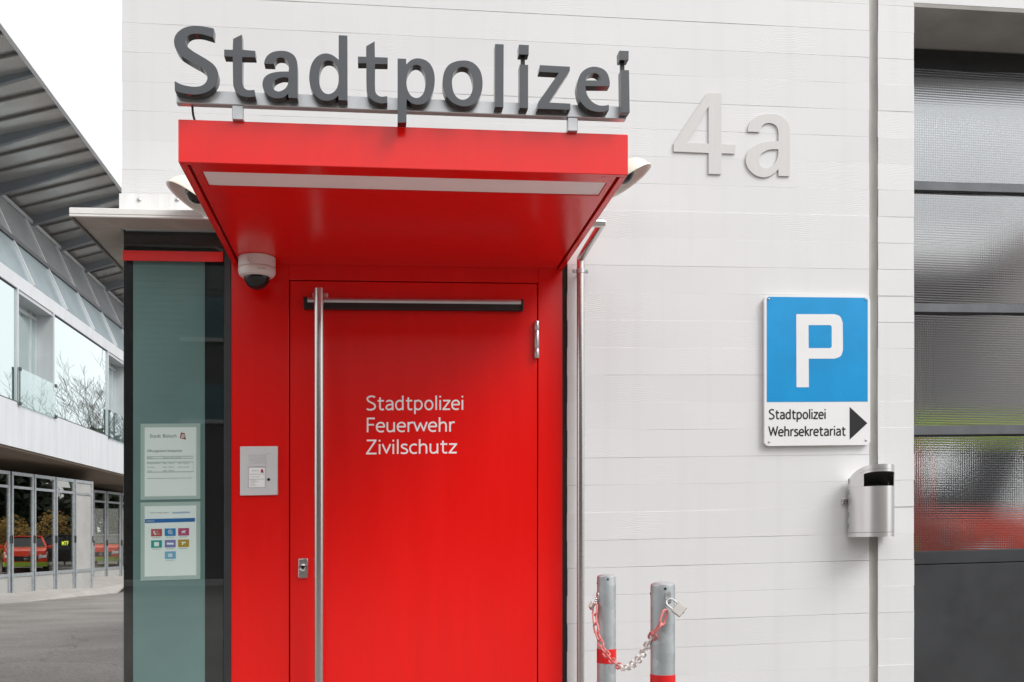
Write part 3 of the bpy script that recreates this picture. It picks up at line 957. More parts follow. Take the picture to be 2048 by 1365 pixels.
b.build('soffit', M['red'], can, smooth=False)
b = MB(); b.box(cx0 + e, cx1 - e, CF + e, 0.01, ch0 + 0.02, ch0 + 0.028)
b.build('shadow_gap', M['black_matt'], can, smooth=False)
b = MB(); b.box(lx0 + 0.002, lx1 - 0.002, ly0 + 0.002, ly1 - 0.002, zs0 + 0.003, zs0 + 0.010)
b.build('light_panel', M['diffuser'], can, smooth=False)
for sx, sy in ((cx1 - 0.075, -1.105), (cx1 - 0.065, -0.93), (cx0 + 0.07, -1.105), (cx0 + 0.065, -0.93)):
    b = MB(); b.cyl((sx, sy, zs0 + 0.001), (sx, sy, zs0 - 0.0012), 0.004, n=10); b.build('screw', M['red_film'], can)

# ---------------------------------------------------------------- illuminated-letter sign on the canopy edge
LY = CF - 0.055                                   # faces of the letters
LD = 0.034
def zA(ox, oy, k):
    return lambda pts: [((wl(ox + p[0]/k, oy + p[1]/k, LY)) + tuple(p[2:])) for p in pts]
ZA, ZB, ZC = zA(330, 40, 6.825), zA(510, 60, 6.825), zA(700, 70, 6.825)
ZD, ZE = zA(870, 60, 6.825), zA(1060, 80, 6.5)
c_ = 1
GL = [
 ('S', [ZA([(667,122,c_),(590,105),(500,92),(400,87),(300,100),(215,140),(150,205),(123,290),(135,370),(165,435),(215,490),(290,540),(400,605),(500,662),(555,718),(580,790),(560,855),(500,902),(410,917),(300,905),(210,880),(132,840,c_),(135,970,c_),(230,1000),(330,1018),(430,1022),(540,1002),(640,945),(705,860),(728,760),(710,680),(660,610),(580,550),(480,490),(380,430),(310,372),(280,310),(292,250),(340,208),(420,192),(510,200),(600,225),(660,245,c_)])]),
 ('t', [ZA([(930,265,c_),(1050,205,c_),(1052,412,c_),(1232,428,c_),(1235,515,c_),(1055,512,c_),(1056,860),(1080,930),(1130,962),(1222,960,c_),(1235,1048,c_),(1150,1058),(1050,1042),(975,990),(938,920),(930,840),(925,505,c_),(808,500,c_),(808,410,c_),(925,414,c_)])]),
 ('a', [ZB([(125,465,c_),(138,405),(180,345),(250,305),(350,290),(450,302),(530,350),(570,420),(581,510),(582,935,c_),(458,930,c_),(455,875,c_),(420,905),(370,930),(300,938),(220,920),(150,870),(110,800),(103,730),(125,660),(180,612),(260,585),(350,574),(460,573,c_),(462,500),(440,430),(400,392),(345,382),(300,395),(270,430),(262,470,c_)]),
        ZB([(455,655,c_),(380,650),(310,670),(260,705),(242,755),(255,810),(300,842),(350,840),(410,805),(445,755),(457,700)])]),
 ('d', [ZB([(1142,78,c_),(1260,82,c_),(1262,968,c_),(1142,962,c_),(1138,900,c_),(1100,935),(1050,960),(980,972),(900,955),(830,905),(770,815),(742,700),(745,590),(770,480),(820,395),(890,343),(970,325),(1050,345),(1110,385),(1142,412,c_)]),
        ZB([(985,422),(930,450),(895,510),(877,600),(875,690),(890,780),(930,850),(990,880),(1050,868),(1105,820),(1136,740),(1142,640),(1132,550),(1100,475),(1050,430)])]),
 ('t', [ZC([(220,160,c_),(337,93,c_),(340,308,c_),(515,315,c_),(515,402,c_),(342,400,c_),(342,740),(355,800),(390,835),(440,848),(508,840,c_),(510,930,c_),(430,938),(340,915),(270,865),(235,800),(225,710),(222,390,c_),(108,390,c_),(108,300,c_),(220,303,c_)])]),
 ('p', [ZC([(650,328,c_),(765,330,c_),(768,405,c_),(840,345),(930,325),(1030,350),(1100,410),(1145,510),(1157,630),(1140,750),(1095,860),(1030,930),(940,955),(850,940),(773,880,c_),(770,1200,c_),(650,1200,c_)]),
        ZC([(895,412),(840,440),(795,510),(771,610),(772,680),(785,750),(820,820),(870,858),(920,865),(970,840),(1010,780),(1030,680),(1030,590),(1010,500),(960,430)])]),
 ('o', [ZD([(380,422),(480,435),(560,485),(620,570),(648,700),(640,830),(600,940),(530,1015),(420,1048),(310,1030),(220,980),(150,900),(112,800),(105,690),(125,580),(180,490),(270,440)]),
        ZD([(385,508),(320,522),(275,560),(245,620),(232,700),(238,790),(265,880),(320,940),(390,958),(460,925),(500,860),(520,770),(517,690),(490,590),(450,532)])]),
 ('l', [ZD([(820,198,c_),(937,202,c_),(933,1058,c_),(818,1055,c_)])]),
 ('i', [ZD([(1155,478,c_),(1270,482,c_),(1270,1075,c_),(1155,1068,c_)])]),
 ('dot', [ZD([(1145,205,c_),(1280,212,c_),(1278,342,c_),(1145,338,c_)])]),
 ('z', [ZE([(128,332,c_),(518,353,c_),(516,405,c_),(245,818,c_),(525,832,c_),(523,912,c_),(98,898,c_),(105,815,c_),(375,432,c_),(118,417,c_)])]),
 ('e', [ZE([(1035,605,c_),(1035,540),(1010,450),(960,390),(880,358),(800,355),(720,385),(660,440),(625,520),(610,610),(620,700),(650,790),(710,870),(790,920),(880,938),(960,935),(1025,915,c_),(1025,848,c_),(960,858),(890,853),(820,818),(760,750),(730,680),(718,603,c_)]),
        ZE([(720,530,c_),(740,480),(790,443),(850,437),(900,467),(925,533,c_)])]),
 ('i', [ZE([(1180,396,c_),(1286,398,c_),(1295,946,c_),(1188,944,c_)])]),
 ('dot', [ZE([(1160,145,c_),(1282,148,c_),(1280,265,c_),(1163,265,c_)])]),
]
sg = thing('letter_sign', 'grey perforated letter sign spelling Stadtpolizei above the red canopy', 'sign', (0.1, LY, ch1))
last = None
for nm, loops in GL:
    L2 = [smooth_loop(l, 5) for l in loops]
    if nm == 'dot':
        b = MB(); b.prism(L2, LY, LY + LD)
        o = b.build('letter_dot', M['black'], last, smooth=False)
        xs_ = [p[0] for p in L2[0]]; zs_ = [p[1] for p in L2[0]]
        xm = (min(xs_) + max(xs_)) / 2
        b = MB(); b.box(xm - 0.0065, xm + 0.0065, LY + 0.018, LY + 0.030, min(zs_) - 0.034, min(zs_) + 0.01)
        b.build('dot_stem', M['anthracite'], last, smooth=False)
    else:
        b = MB(); b.prism(L2, LY, LY + LD)
        o = b.build('letter', M['black'], sg, angle=40)
        last = o
    b = MB(); b.prism(L2, LY - 0.0015, LY - 0.0002)
    b.build('letter_face', M['perf'], last, smooth=False)
# rail behind the letters
RY0, RY1 = LY + LD + 0.002, LY + LD + 0.030
x0, x1, _, _ = R(352, 200, 1253, 200, RY0)
_, r0 = wl(800, 222, RY0); _, r1 = wl(800, 196, RY0)
b = MB(); b.box(x0, x1, RY0, RY1, r0, r1, 0.002)
b.build('rail', M['alu'], sg)
for px_ in (475, 1146):
    bx = at(px_, 0, RY0)[0]
    b = MB()
    b.box(bx - 0.017, bx + 0.017, RY1 - 0.026, RY1 - 0.001, ch1 - 0.0015, r0 - 0.0005, 0.0015)
    b.box(bx - 0.017, bx + 0.017, RY1, CF + 0.07, ch1 + 0.001, ch1 + 0.012, 0.0015)
    b.build('bracket', M['alu'], sg)
b = MB()
p0 = wl(385, 205, RY1)
b.tube([(p0[0], RY1 - 0.004, r0 + 0.004), (p0[0] + 0.001, RY1 + 0.004, r0 - 0.022), (p0[0] + 0.006, CF + 0.03, r0 - 0.045), (p0[0] + 0.012, CF + 0.05, ch1 - 0.006)], 0.0035, 10)
b.build('cable', M['black_matt'], sg)

# ---------------------------------------------------------------- dome camera under the canopy
ccx, ccy = at(514, 0, -0.085)[0], -0.085
zt = zs0
T = Matrix.Translation((ccx, ccy, zt)) @ Matrix.Rotation(pi, 4, 'X')
dc = thing('dome_camera', 'white dome security camera with smoked bubble under the red canopy', 'camera', (ccx, ccy, zt))
b = MB(); b.lathe([(0.0, 0.0), (0.073, 0.0), (0.0765, 0.003), (0.0765, 0.046)], T, 40)
b.build('housing', M['cam_white'], dc)
b = MB(); b.lathe([(0.0765, 0.0472), (0.0775, 0.049), (0.0765, 0.066), (0.070, 0.078), (0.058, 0.084), (0.053, 0.084), (0.052, 0.078)], T, 40)
b.build('trim_ring', M['cam_white'], dc)
b = MB(); b.lathe([(0.0535, 0.076)] + [(0.0535*cos(radians(a)), 0.080 + 0.056*sin(radians(a))) for a in range(0, 91, 10)], T, 36)
b.build('bubble', M['cam_dome'], dc)
b = MB()
ang = radians(258)
for k in range(0, 1):
    px_, py_ = ccx - 0.012, ccy - 0.0757
    b.prism([circ(px_, zt - 0.024, 0.0165, 24), circ(px_, zt - 0.024, 0.0158, 24)], py_ - 0.0012, py_ + 0.003)
    b.box(px_ - 0.009, px_ + 0.009, py_ - 0.0012, py_ + 0.002, zt - 0.0245, zt - 0.0235)
b.build('cable_plug', M['silver'], dc, smooth=False)
b = MB(); text(b, 'HIKVISION', ccx + 0.012, ccx + 0.042, zt - 0.066, 0.0045, ccy - 0.0775)
for p in b.v: p.y = ccy - math.sqrt(max(0, 0.0778**2 - (p.x - ccx)**2))
b.build('maker_lettering', M['ink_grey'], dc, smooth=False)

# ---------------------------------------------------------------- hooded lamps either side of the canopy
def hood(px, py, side, label):
    Y = -0.28
    X, h = wl(px, py, Y)
    r = 0.108
    ax = Vector((side * 0.50, -0.06, -0.80)).normalized()      # the way the hood opens
    q = Vector((0, 0, 1)).rotation_difference(ax).to_matrix().to_4x4()
    T = Matrix.Translation((X, Y, h)) @ q
    t = thing('hooded_lamp', label, 'lamp', (X, Y, h), 'hooded lamps beside the canopy')
    b = MB()
    out = [(r*cos(radians(a)), -0.74*r*sin(radians(a))) for a in range(90, 9, -8)] + [(r*0.995, -0.012), (r*1.05, 0.0), (r*1.045, 0.004)]
    b.lathe(out, T, 44)
    b.build('hood', M['cream'], t)
    b = MB()
    inn = [(r*1.045, 0.004), (r*0.97, -0.001)] + [((r-0.006)*cos(radians(a)), -0.74*(r-0.006)*sin(radians(a))) for a in range(10, 91, 8)]
    b.lathe(inn, T, 44)
    b.build('reflector', M['cream_in'], t)
    b = MB()
    b.lathe([(0.0, 0.006)] + [(0.045*sin(radians(a)), -0.035 + 0.042*cos(radians(a))) for a in range(10, 100, 15)] + [(0.045, -0.075)], T, 28)
    b.build('lamp_body', M['black'], t)
    b = MB()
    ap = T @ Vector((0, 0, -0.70*r))
    b.tube([ap, (ap.x - side*0.02, ap.y + 0.10, ap.z + 0.01), (ap.x - side*0.02, -0.004, ap.z + 0.01)], 0.014, 14)
    b.cyl((ap.x - side*0.02, -0.016, ap.z + 0.01), (ap.x - side*0.02, -0.003, ap.z + 0.01), 0.04, n=24)
    b.build('wall_arm', M['cream'], t)
hood(1256, 362, 1, 'cream hooded lamp half hidden behind the right end of the red canopy')
hood(384, 400, -1, 'cream hooded lamp half hidden behind the left end of the red canopy')

# ---------------------------------------------------------------- flat slab canopy round the left corner
SP = -0.17
sx0 = at(138, 0, SP)[0]
s0, s1 = wl(200, 434, SP)[1], wl(200, 416, SP)[1]
fl = thing('corner_canopy', 'thin white flat canopy wrapping the left corner above the dark window', 'canopy', (XL, 0, s0))
b = MB()
b.box(sx0, cx0 - 0.004, SP, -0.005, s0 + 0.010, s1, 0.003, 2)
b.box(sx0, XL - 0.004, -0.0045, 3.4, s0 + 0.010, s1, 0.003, 2)
b.box(sx0, cx0 - 0.004, SP, SP + 0.012, s0, s0 + 0.0095, 0.002)
b.build('slab', M['slab'], fl)
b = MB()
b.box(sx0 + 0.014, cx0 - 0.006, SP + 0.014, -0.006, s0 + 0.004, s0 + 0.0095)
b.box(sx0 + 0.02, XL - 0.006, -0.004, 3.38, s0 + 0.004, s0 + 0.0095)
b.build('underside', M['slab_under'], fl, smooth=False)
b = MB(); b.box(sx0, sx0 + 0.012, SP + 0.014, 3.4, s0 - 0.004, s0 + 0.0095, 0.002)
b.build('drip_edge', M['purlin'], fl)
x0, x1, h0, h1 = R(239, 389, 400, 418, -0.01)
b = MB(); b.box(x0 - 0.002, cx0 - 0.01, -0.010, -0.0045, s1 + 0.0005, h1, 0.001)
b.build('flashing', M['flashing'], fl)
for px_ in (278, 354, 400):
    xx, hh = wl(px_, 400, -0.011)
    b = MB(); b.lathe([(0.0, 0.005), (0.005, 0.0045), (0.0085, 0.002), (0.009, 0.0)], Matrix.Translation((xx, -0.0105, hh)) @ Matrix.Rotation(radians(90), 4, 'X'), 18)
    b.build('screw', M['screw'], fl)

# ---------------------------------------------------------------- downpipe
PY = -0.045
pipe_r = 0.0172
pxx, ptop = wl(1161, 519, PY)
ex, eh = wl(1204, 447, -0.42)
dp = thing('downpipe', 'slim stainless steel downpipe running down the white wall beside the red door', 'downpipe', (pxx, PY, 0))
b = MB(); b.tube([(pxx, PY, 0.02), (pxx, PY, ptop - 0.03), (pxx, PY, ptop)], pipe_r, 24, caps=True)
b.build('pipe', M['pipe'], dp)
b = MB()
b.tube([(pxx, PY, ptop - 0.012), (pxx, PY, ptop + 0.004), (pxx + (ex-pxx)*0.04, PY - 0.018, ptop + (eh-ptop)*0.05 + 0.004), (ex, -0.40, eh), (ex, -0.425, eh + 0.0015)], pipe_r + 0.0004, 24)
b.build('offset_pipe', M['pipe'], dp)
b = MB(); b.tube([(ex + 0.012, -0.42, eh + 0.001), (ex - 0.004, -0.42, eh + 0.001), (cx1 - 0.002, -0.42, eh + 0.001)], [pipe_r*0.86, pipe_r*1.02, pipe_r*1.02], 24)
b.build('outlet', M['pipe'], dp)
_, bh = wl(1161, 543, PY)
for bh_ in (bh, 0.35):
    b = MB()
    b.tube([(pxx, PY, bh_ - 0.009), (pxx, PY, bh_ + 0.009)], pipe_r + 0.0032, 24)
    b.box(pxx - 0.036, pxx - 0.017, PY - 0.004, PY + 0.004, bh_ - 0.009, bh_ + 0.009, 0.002)
    b.box(pxx + 0.017, pxx + 0.036, PY - 0.004, PY + 0.004, bh_ - 0.009, bh_ + 0.009, 0.002)
    b.cyl((pxx, PY + 0.016, bh_), (pxx, -0.001, bh_), 0.006, n=10)
    o = b.build('pipe_clip', M['alu'], dp)
    for sx_ in (-0.028, 0.028):
        b = MB(); b.cyl((pxx + sx_, PY - 0.0075, bh_), (pxx + sx_, PY - 0.0035, bh_), 0.0048, n=8)
        b.build('clip_screw', M['screw'], o)

# ---------------------------------------------------------------- house number
NY = -0.0075
ZF = lambda pts: [((wl(1330 + p[0]/6.826, 170 + p[1]/6.826, NY)) + tuple(p[2:])) for p in pts]
hn = thing('house_number', 'satin steel house number 4a standing off the white wall', 'house number', (1.6, 0, 2.7))
four = [ZF([(578,112,1),(772,118,1),(772,812,1),(965,822,1),(957,940,1),(775,935,1),(769,1220,1),(597,1215,1),(597,930,1),(120,910,1),(120,800,1)]), ZF([(595,300,1),(598,803,1),(290,792,1)])]
let_a = [ZF([(1130,637,1),(1143,560),(1190,482),(1275,425),(1400,400),(1530,407),(1620,455),(1680,530),(1706,650),(1702,1248,1),(1552,1243,1),(1548,1150,1),(1500,1200),(1430,1245),(1340,1262),(1240,1235),(1160,1170),(1115,1090),(1105,1000),(1140,910),(1210,842),(1310,797),(1430,775),(1550,770,1),(1548,630),(1520,562),(1470,530),(1410,520),(1350,540),(1310,590),(1295,645,1)]),
         ZF([(1550,880,1),(1450,880),(1360,910),(1303,960),(1283,1025),(1300,1100),(1360,1140),(1430,1130),(1500,1075),(1542,985)])]
for nm, L2 in (('digit', four), ('letter', let_a)):
    b = MB(); b.prism([smooth_loop(l, 5) for l in L2], NY, NY + 0.005)
    o = b.build(nm, M['number'], hn, angle=40)
    xs_ = [p[0] for p in L2[0]]; zs_ = [p[1] for p in L2[0]]
    for fx, fz in (((0.68, 0.15), (0.35, 0.32), (0.68, 0.85)) if nm == 'digit' else ((0.12, 0.32), (0.88, 0.12), (0.88, 0.6))):
        xx, zz = min(xs_) + fx*(max(xs_)-min(xs_)), min(zs_) + fz*(max(zs_)-min(zs_))
        b = MB(); b.cyl((xx, NY + 0.0048, zz), (xx, 0.0, zz), 0.004, n=8); b.build('stand_off', M['alu'], o)

# ---------------------------------------------------------------- parking sign
PSY = -0.022
zs_f = lambda x, y: (1500 + x/3.9, 570 + y/3.9)
def ps(x, y): return wl(*zs_f(x, y), PSY)
X0, X1 = ps(113, 600)[0], ps(938, 600)[0]
H1, H0 = ps(525, 86)[1], ps(525, 1253)[1]
ps_t = thing('parking_sign', 'blue and white parking sign with arrow to the right on the white wall', 'sign', ((X0+X1)/2, PSY, H0))
b = MB(); b.prism([rrect(X0, X1, H0, H1, 0.022)], PSY, PSY + 0.003)
b.prism([rrect(X0, X1, H0, H1, 0.022), rrect(X0+0.0025, X1-0.0025, H0+0.0025, H1-0.0025, 0.02)], PSY + 0.0031, PSY + 0.018)
b.build('plate', M['sign_white'], ps_t, angle=40)
q0, q1 = ps(131, 600)[0], ps(918, 600)[0]
qh1, qh0 = ps(525, 98)[1], ps(525, 913)[1]
rr = rrect(q0, q1, qh0, qh1, 0.012)
rr = [(q1, qh0)] + [p for p in rr if p[1] > (qh0+qh1)/2] + [(q0, qh0)]
b = MB(); b.prism([rr], PSY - 0.0008, PSY - 0.0002)
b.build('blue_field', M['sign_blue'], ps_t, smooth=False)
pp = lambda pts: [ps(p[0], p[1]) + tuple(p[2:]) for p in pts]
outer = pp([(360,230,1),(655,230,1),(700,247),(722,295,1),(724,510,1),(706,556),(660,577,1),(457,577,1),(458,800,1),(362,800,1)])
inner = pp([(455,315,1),(625,315,1),(636,326,1),(636,484,1),(625,495,1),(456,495,1)])
b = MB(); b.prism([smooth_loop(outer, 6), smooth_loop(inner, 2)], PSY - 0.0016, PSY - 0.0009)
b.build('symbol', M['sign_white'], ps_t, smooth=False)
for s_, yb, xr in (('Stadtpolizei', 1050, 590), ('Wehrsekretariat', 1183, 745)):
    xa, zb = ps(150, yb)
    b = MB(); stroke_text(b, s_, xa, ps(xr, yb)[0], zb + 0.0005, 0.0460, PSY - 0.0002, 0.0068)
    b.build('lettering', M['ink'], ps_t, smooth=False)
b = MB(); b.prism([pp([(777,1208,1),(777,953,1),(915,1080,1)])[::-1]], PSY - 0.0008, PSY - 0.0002)
b.build('arrow', M['ink'], ps_t, smooth=False)
for x_, y_ in ((146, 112), (901, 115), (150, 1226), (904, 1213)):
    xx, hh = ps(x_, y_)
    b = MB(); b.lathe([(0.0, 0.0035), (0.003, 0.003), (0.0052, 0.001), (0.0055, 0.0)], Matrix.Translation((xx, PSY - 0.001, hh)) @ Matrix.Rotation(radians(90), 4, 'X'), 14)
    b.build('screw', M['screw'], ps_t)
    b = MB(); b.cyl((xx, PSY + 0.018, hh), (xx, 0.0, hh), 0.006, n=8); b.build('spacer', M['alu'], ps_t)

# ---------------------------------------------------------------- waste bin
bxl = at(1696, 0, -0.02)[0]
A_, B_ = 0.101, 0.152
bxc = bxl + A_
BYB = -0.018                                     # its back
bz0 = wl(1740, 1074, -0.1)[1]
zb_top = wl(1697, 961, -0.02)[1]
rise = 0.064
def ztop(fwd): return zb_top + rise * math.sin(min(1, fwd / B_) * pi / 2)
bn = thing('waste_bin', 'small rounded stainless steel waste bin on the white wall below the parking sign', 'bin', (bxc, 0, bz0))
def dpt(phi, sc=1.0):
    return bxc + A_*sc*cos(phi), BYB - B_*sc*max(0, sin(phi))
NP = 48
def shell(name, zlo, zhi, f0, f1, sc=1.0, th=0.003, mat=M['steel_v'], n=NP):
    """curved sheet between angles f0..f1 (degrees, 0 right, 180 left)"""
    b = MB()
    rings = []
    for k in range(n + 1):
        phi = radians(f0 + (f1 - f0) * k / n)
        x, y = dpt(phi, sc); xi, yi = dpt(phi, sc - th / A_)
        fw = BYB - y
        rings.append([(x, y, zlo(fw)), (x, y, zhi(fw)), (xi, yi, zhi(fw)), (xi, yi, zlo(fw))])
    b.ring_loft(rings)
    return b.build(name, mat, bn, angle=30)
ob = wl(1752, 972, BYB - B_)[1]
lid_t = 0.020
shell('body', lambda f: bz0 + 0.021, lambda f: ob, 4, 176)
shell('body_side', lambda f: ob + 0.0004, lambda f: ztop(f) - lid_t - 0.001, 138, 176)
shell('body_side', lambda f: ob + 0.0004, lambda f: ztop(f) - lid_t - 0.001, 4, 42)
shell('hood_band', lambda f: ztop(f) - lid_t - 0.013, lambda f: ztop(f) - lid_t - 0.001, 42.2, 137.8)
shell('base_band', lambda f: bz0, lambda f: bz0 + 0.0195, 0, 180)
shell('back_flange', lambda f: bz0 + 0.0205, lambda f: ztop(f) - lid_t - 0.001, 176.6, 180)
shell('back_flange', lambda f: bz0 + 0.0205, lambda f: ztop(f) - lid_t - 0.001, 0, 3.4)
b = MB()
ring_o, ring_i = [], []
low, hi = [], []
for k in range(NP + 1):
    phi = radians(180.0 * k / NP)
    x, y = dpt(phi)
    low.append((x, y, ztop(BYB - y) - lid_t)); hi.append((x, y, ztop(BYB - y)))
b.ring_loft([low, hi], True, True)
b.build('lid', M['steel_v'], bn, angle=30)
b = MB()
b.ring_loft([[(dpt(radians(180*k/24), 0.955)[0], dpt(radians(180*k/24), 0.955)[1], z) for k in range(25)] for z in (bz0 + 0.01, ob - 0.03)])
b.build('liner', M['black_matt'], bn)
b = MB()
b.box(bxc - A_*0.97, bxc + A_*0.97, BYB - 0.004, BYB, bz0 + 0.02, zb_top - 0.02)
b.build('back_plate', M['black_matt'], bn, smooth=False)
for dx_ in (-1, 1):
    b = MB()
    zc = wl(1690, 1003, -0.01)[1]
    xa = bxc + dx_ * (A_ - 0.004)
    b.box(xa, xa + dx_*0.028, -0.014, -0.0035, zc - 0.013, zc + 0.013, 0.002)
    b.cyl((xa + dx_*0.020, -0.014, zc), (xa + dx_*0.020, -0.019, zc), 0.005, n=10)
    b.build('bracket', M['steel'], bn)
b = MB(); b.box(bxc - A_*0.9, bxc + A_*0.9, BYB, -0.003, bz0 + 0.08, bz0 + 0.12)
b.build('wall_plate', M['steel'], bn, smooth=False)
for k in range(5):
    zc = bz0 + 0.04 + k * 0.052
    x, y = dpt(radians(176.2), 1.012)
    b = MB(); b.cyl((x, y, zc), (x, y, zc + 0.024), 0.0022, n=8); b.build('hinge_knuckle', M['screw'], bn)

# ---------------------------------------------------------------- intercom
IY = DY - 0.012
x0, x1, h0, h1 = R(480, 893, 555.5, 991, IY)
ic = thing('intercom', 'silver door intercom plate with speaker slots and name card on the red panel', 'intercom', ((x0+x1)/2, IY, h0))
b = MB(); b.box(x0, x1, IY, DY - 0.0005, h0, h1, 0.002, 2); b.build('plate', M['silver_light'], ic)
def iq(x, y): return wl(460 + x/4.015, 860 + y/4.015, IY)
for k in range(7):
    xa, za = iq(145, 192 + k*13.2); xb, zb = iq(289, 192 + k*13.2 + (10 if k < 6 else 22))
    b = MB(); b.box(xa, xb, IY - 0.0022, IY - 0.0002, zb, za, 0.0006); b.build('speaker_slat', M['silver_light'], ic)
xa, za = iq(143, 297); xb, zb = iq(289, 466)
b = MB(); b.box(xa, xb, IY - 0.0010, IY - 0.0002, zb, za); b.build('card_frame', M['silver'], ic, smooth=False)
xa, za = iq(154, 307); xb, zb = iq(280, 460)
b = MB(); b.box(xa, xb, IY - 0.0018, IY - 0.0012, zb, za); card = b.build('name_card', M['paper'], ic, smooth=False)
b = MB()
for s_, x_, xr, y_, c2 in (('Stadt Bülach', 174, 231, 333, 0.0042), ('Hauptwache', 166, 240, 381, 0.003), ('Stadtpolizei', 166, 212, 409, 0.003), ('Wehrsekretariat', 166, 228, 419, 0.003), ('Feuerwehr', 166, 202, 429, 0.003), ('Zivilschutz', 166, 202, 439, 0.003), ('Sekretariat', 166, 214, 449, 0.003)):
    xx, zz = iq(x_, y_)
    text(b, s_, xx, iq(xr, y_)[0], zz, c2, IY - 0.0019, 0.0003)
b.build('card_lettering', M['ink_grey'], card, smooth=False)
b = MB()
for y_ in (357, 398):
    xx, zz = iq(156, y_); xb = iq(278, y_)[0]
    b.box(xx, xb, IY - 0.0021, IY - 0.0019, zz - 0.0006, zz + 0.0006)
b.build('card_line', M['ink_grey'], card, smooth=False)
b = MB(); b.prism([[iq(*p) for p in ((247,344),(249,319),(263,316),(271,346))]], IY - 0.0022, IY - 0.0019); b.build('crest', M['logo_red'], card, smooth=False)
xx, zz = iq(310, 400)
b = MB(); b.lathe([(0.0, 0.001), (0.003, 0.0012), (0.0058, 0.002), (0.0065, 0.0)], Matrix.Translation((xx, IY - 0.0003, zz)) @ Matrix.Rotation(radians(90), 4, 'X'), 18); b.build('lock', M['black'], ic)
b = MB(); xx, zz = iq(302, 195); text(b, 'SIEDLE', xx, iq(325, 195)[0], zz, 0.002, IY - 0.0003, 0.0003); b.build('lettering', M['ink_grey'], ic, smooth=False)

# ---------------------------------------------------------------- notices behind the glass
NYY = WY + 0.017
def nq(x, y): return wl(270 + x/4.136, 840 + y/4.136, NYY)
def nbox(b, xa, ya, xb, yb, lay, th=0.0003):
    p, q = nq(xa, ya), nq(xb, yb)
    return b.box(p[0], q[0], NYY - 0.0005*lay - th, NYY - 0.0005*lay, q[1], p[1])
def notice(y0, y1, py0, py1, label):
    p, q = nq(46, y0), nq(541, y1)
    t = thing('notice', label, 'notice', (p[0], NYY, q[1]), 'notices in the dark window')
    b = MB(); nbox(b, 46, y0, 541, y1, 0); b.build('sleeve', M['sleeve'], t, smooth=False)
    b = MB(); nbox(b, 80, py0, 507, py1, 1); pa = b.build('paper', M['paper'], t, smooth=False)
    return t, pa
t, pa = notice(33, 655, 64, 628, 'upper white notice with opening hours behind the dark window glass')
b = MB()
def ntext(b, s, xa, xb, yb, cap_px, lay=2, off=0.0, space=1.0):
    p = nq(xa, yb); q = nq(xb, yb)
    text(b, s, p[0], q[0], p[1], cap_px/4.136/455, NYY - 0.0005*lay, 0.0002, off, space)
ntext(b, 'Stadt Bülach', 124, 343, 148, 26, 2, 0.0, 1.1)
ntext(b, 'Öffnungszeiten Stadtpolizei', 100, 389, 267, 18)
b.build('heading', M['ink'], t, smooth=False)
b = MB()
ntext(b, 'Abteilung', 100, 146, 319, 8); ntext(b, 'Öffnungszeiten Schalter und Telefon', 232, 380, 319, 8)
for a_, t1, t2, y_ in (('Montag bis Mittwoch', '08.00 - 12.00 Uhr', '14.00 - 17.00 Uhr', 366), ('Donnerstag', '08.00 - 12.00 Uhr', '14.00 - 18.30 Uhr', 397), ('Freitag', '08.00 - 14.00 Uhr', None, 427)):
    ntext(b, a_, 100, {366: 213, 397: 160, 427: 138}[y_], y_, 9)
    ntext(b, t1, 232, 327, y_, 9)
    if t2: ntext(b, t2, 356, 449, y_, 9)
ntext(b, 'Individuelle Beratungszeiten können jederzeit vereinbart werden', 100, 472, 490, 9)
b.build('small_print', M['ink_grey'], t, smooth=False)
b = MB()
for xa, ya, xb, yb in ((98,303,484,305),(98,320,484,322),(98,350,484,352),(98,431,484,433),(481,352,483,431)):
    nbox(b, xa, ya, xb, yb, 2)
b.build('table_lines', M['sleeve'], t, smooth=False)
b = MB(); b.prism([[nq(*p) for p in ((371,152),(381,105),(412,112),(422,165))]], NYY - 0.0014, NYY - 0.0010); cr_ = b.build('crest', M['logo_red'], t, smooth=False)
b = MB()
for k in range(3):
    b.prism([[nq(383 + k*9, 150), nq(389 + k*9, 118 + k*2), nq(394 + k*9, 119 + k*2), nq(389 + k*9, 151)]], NYY - 0.0018, NYY - 0.0015)
b.build('crest_stroke', M['paper'], cr_, smooth=False)

t, pa = notice(685, 1318, 716, 1286, 'lower white notice with blue banner and coloured tiles behind the dark window glass')
b = MB(); ntext(b, 'Online-Anzeige aufgeben:', 125, 286, 774, 9); b.build('small_print', M['ink_grey'], t, smooth=False)
b = MB(); ntext(b, 'www.suisse-epolice.ch', 308, 453, 768, 9); nbox(b, 308, 770, 453, 771.5, 2); b.build('link_print', M['tile_blue'], t, smooth=False)
b = MB(); b.prism([[nq(*p) for p in ((82,855),(82,822),(496,812),(496,843))]], NYY - 0.0014, NYY - 0.0010); bnr = b.build('banner', M['banner'], t, smooth=False)
b = MB(); ntext(b, 'SUISSE eP', 92, 160, 844, 11, 3); b.build('banner_lettering', M['paper'], bnr, smooth=False)
tiles = [('tile_red', 133, 904, 'phone'), ('tile_blue', 246, 900, 'lens'), ('tile_pink', 357, 897, 'run'), ('tile_teal', 133, 998, 'card'), ('tile_violet', 246, 995, 'plate'), ('tile_ochre', 357, 992, 'gun'), ('tile_sky', 247, 1090, 'grid')]
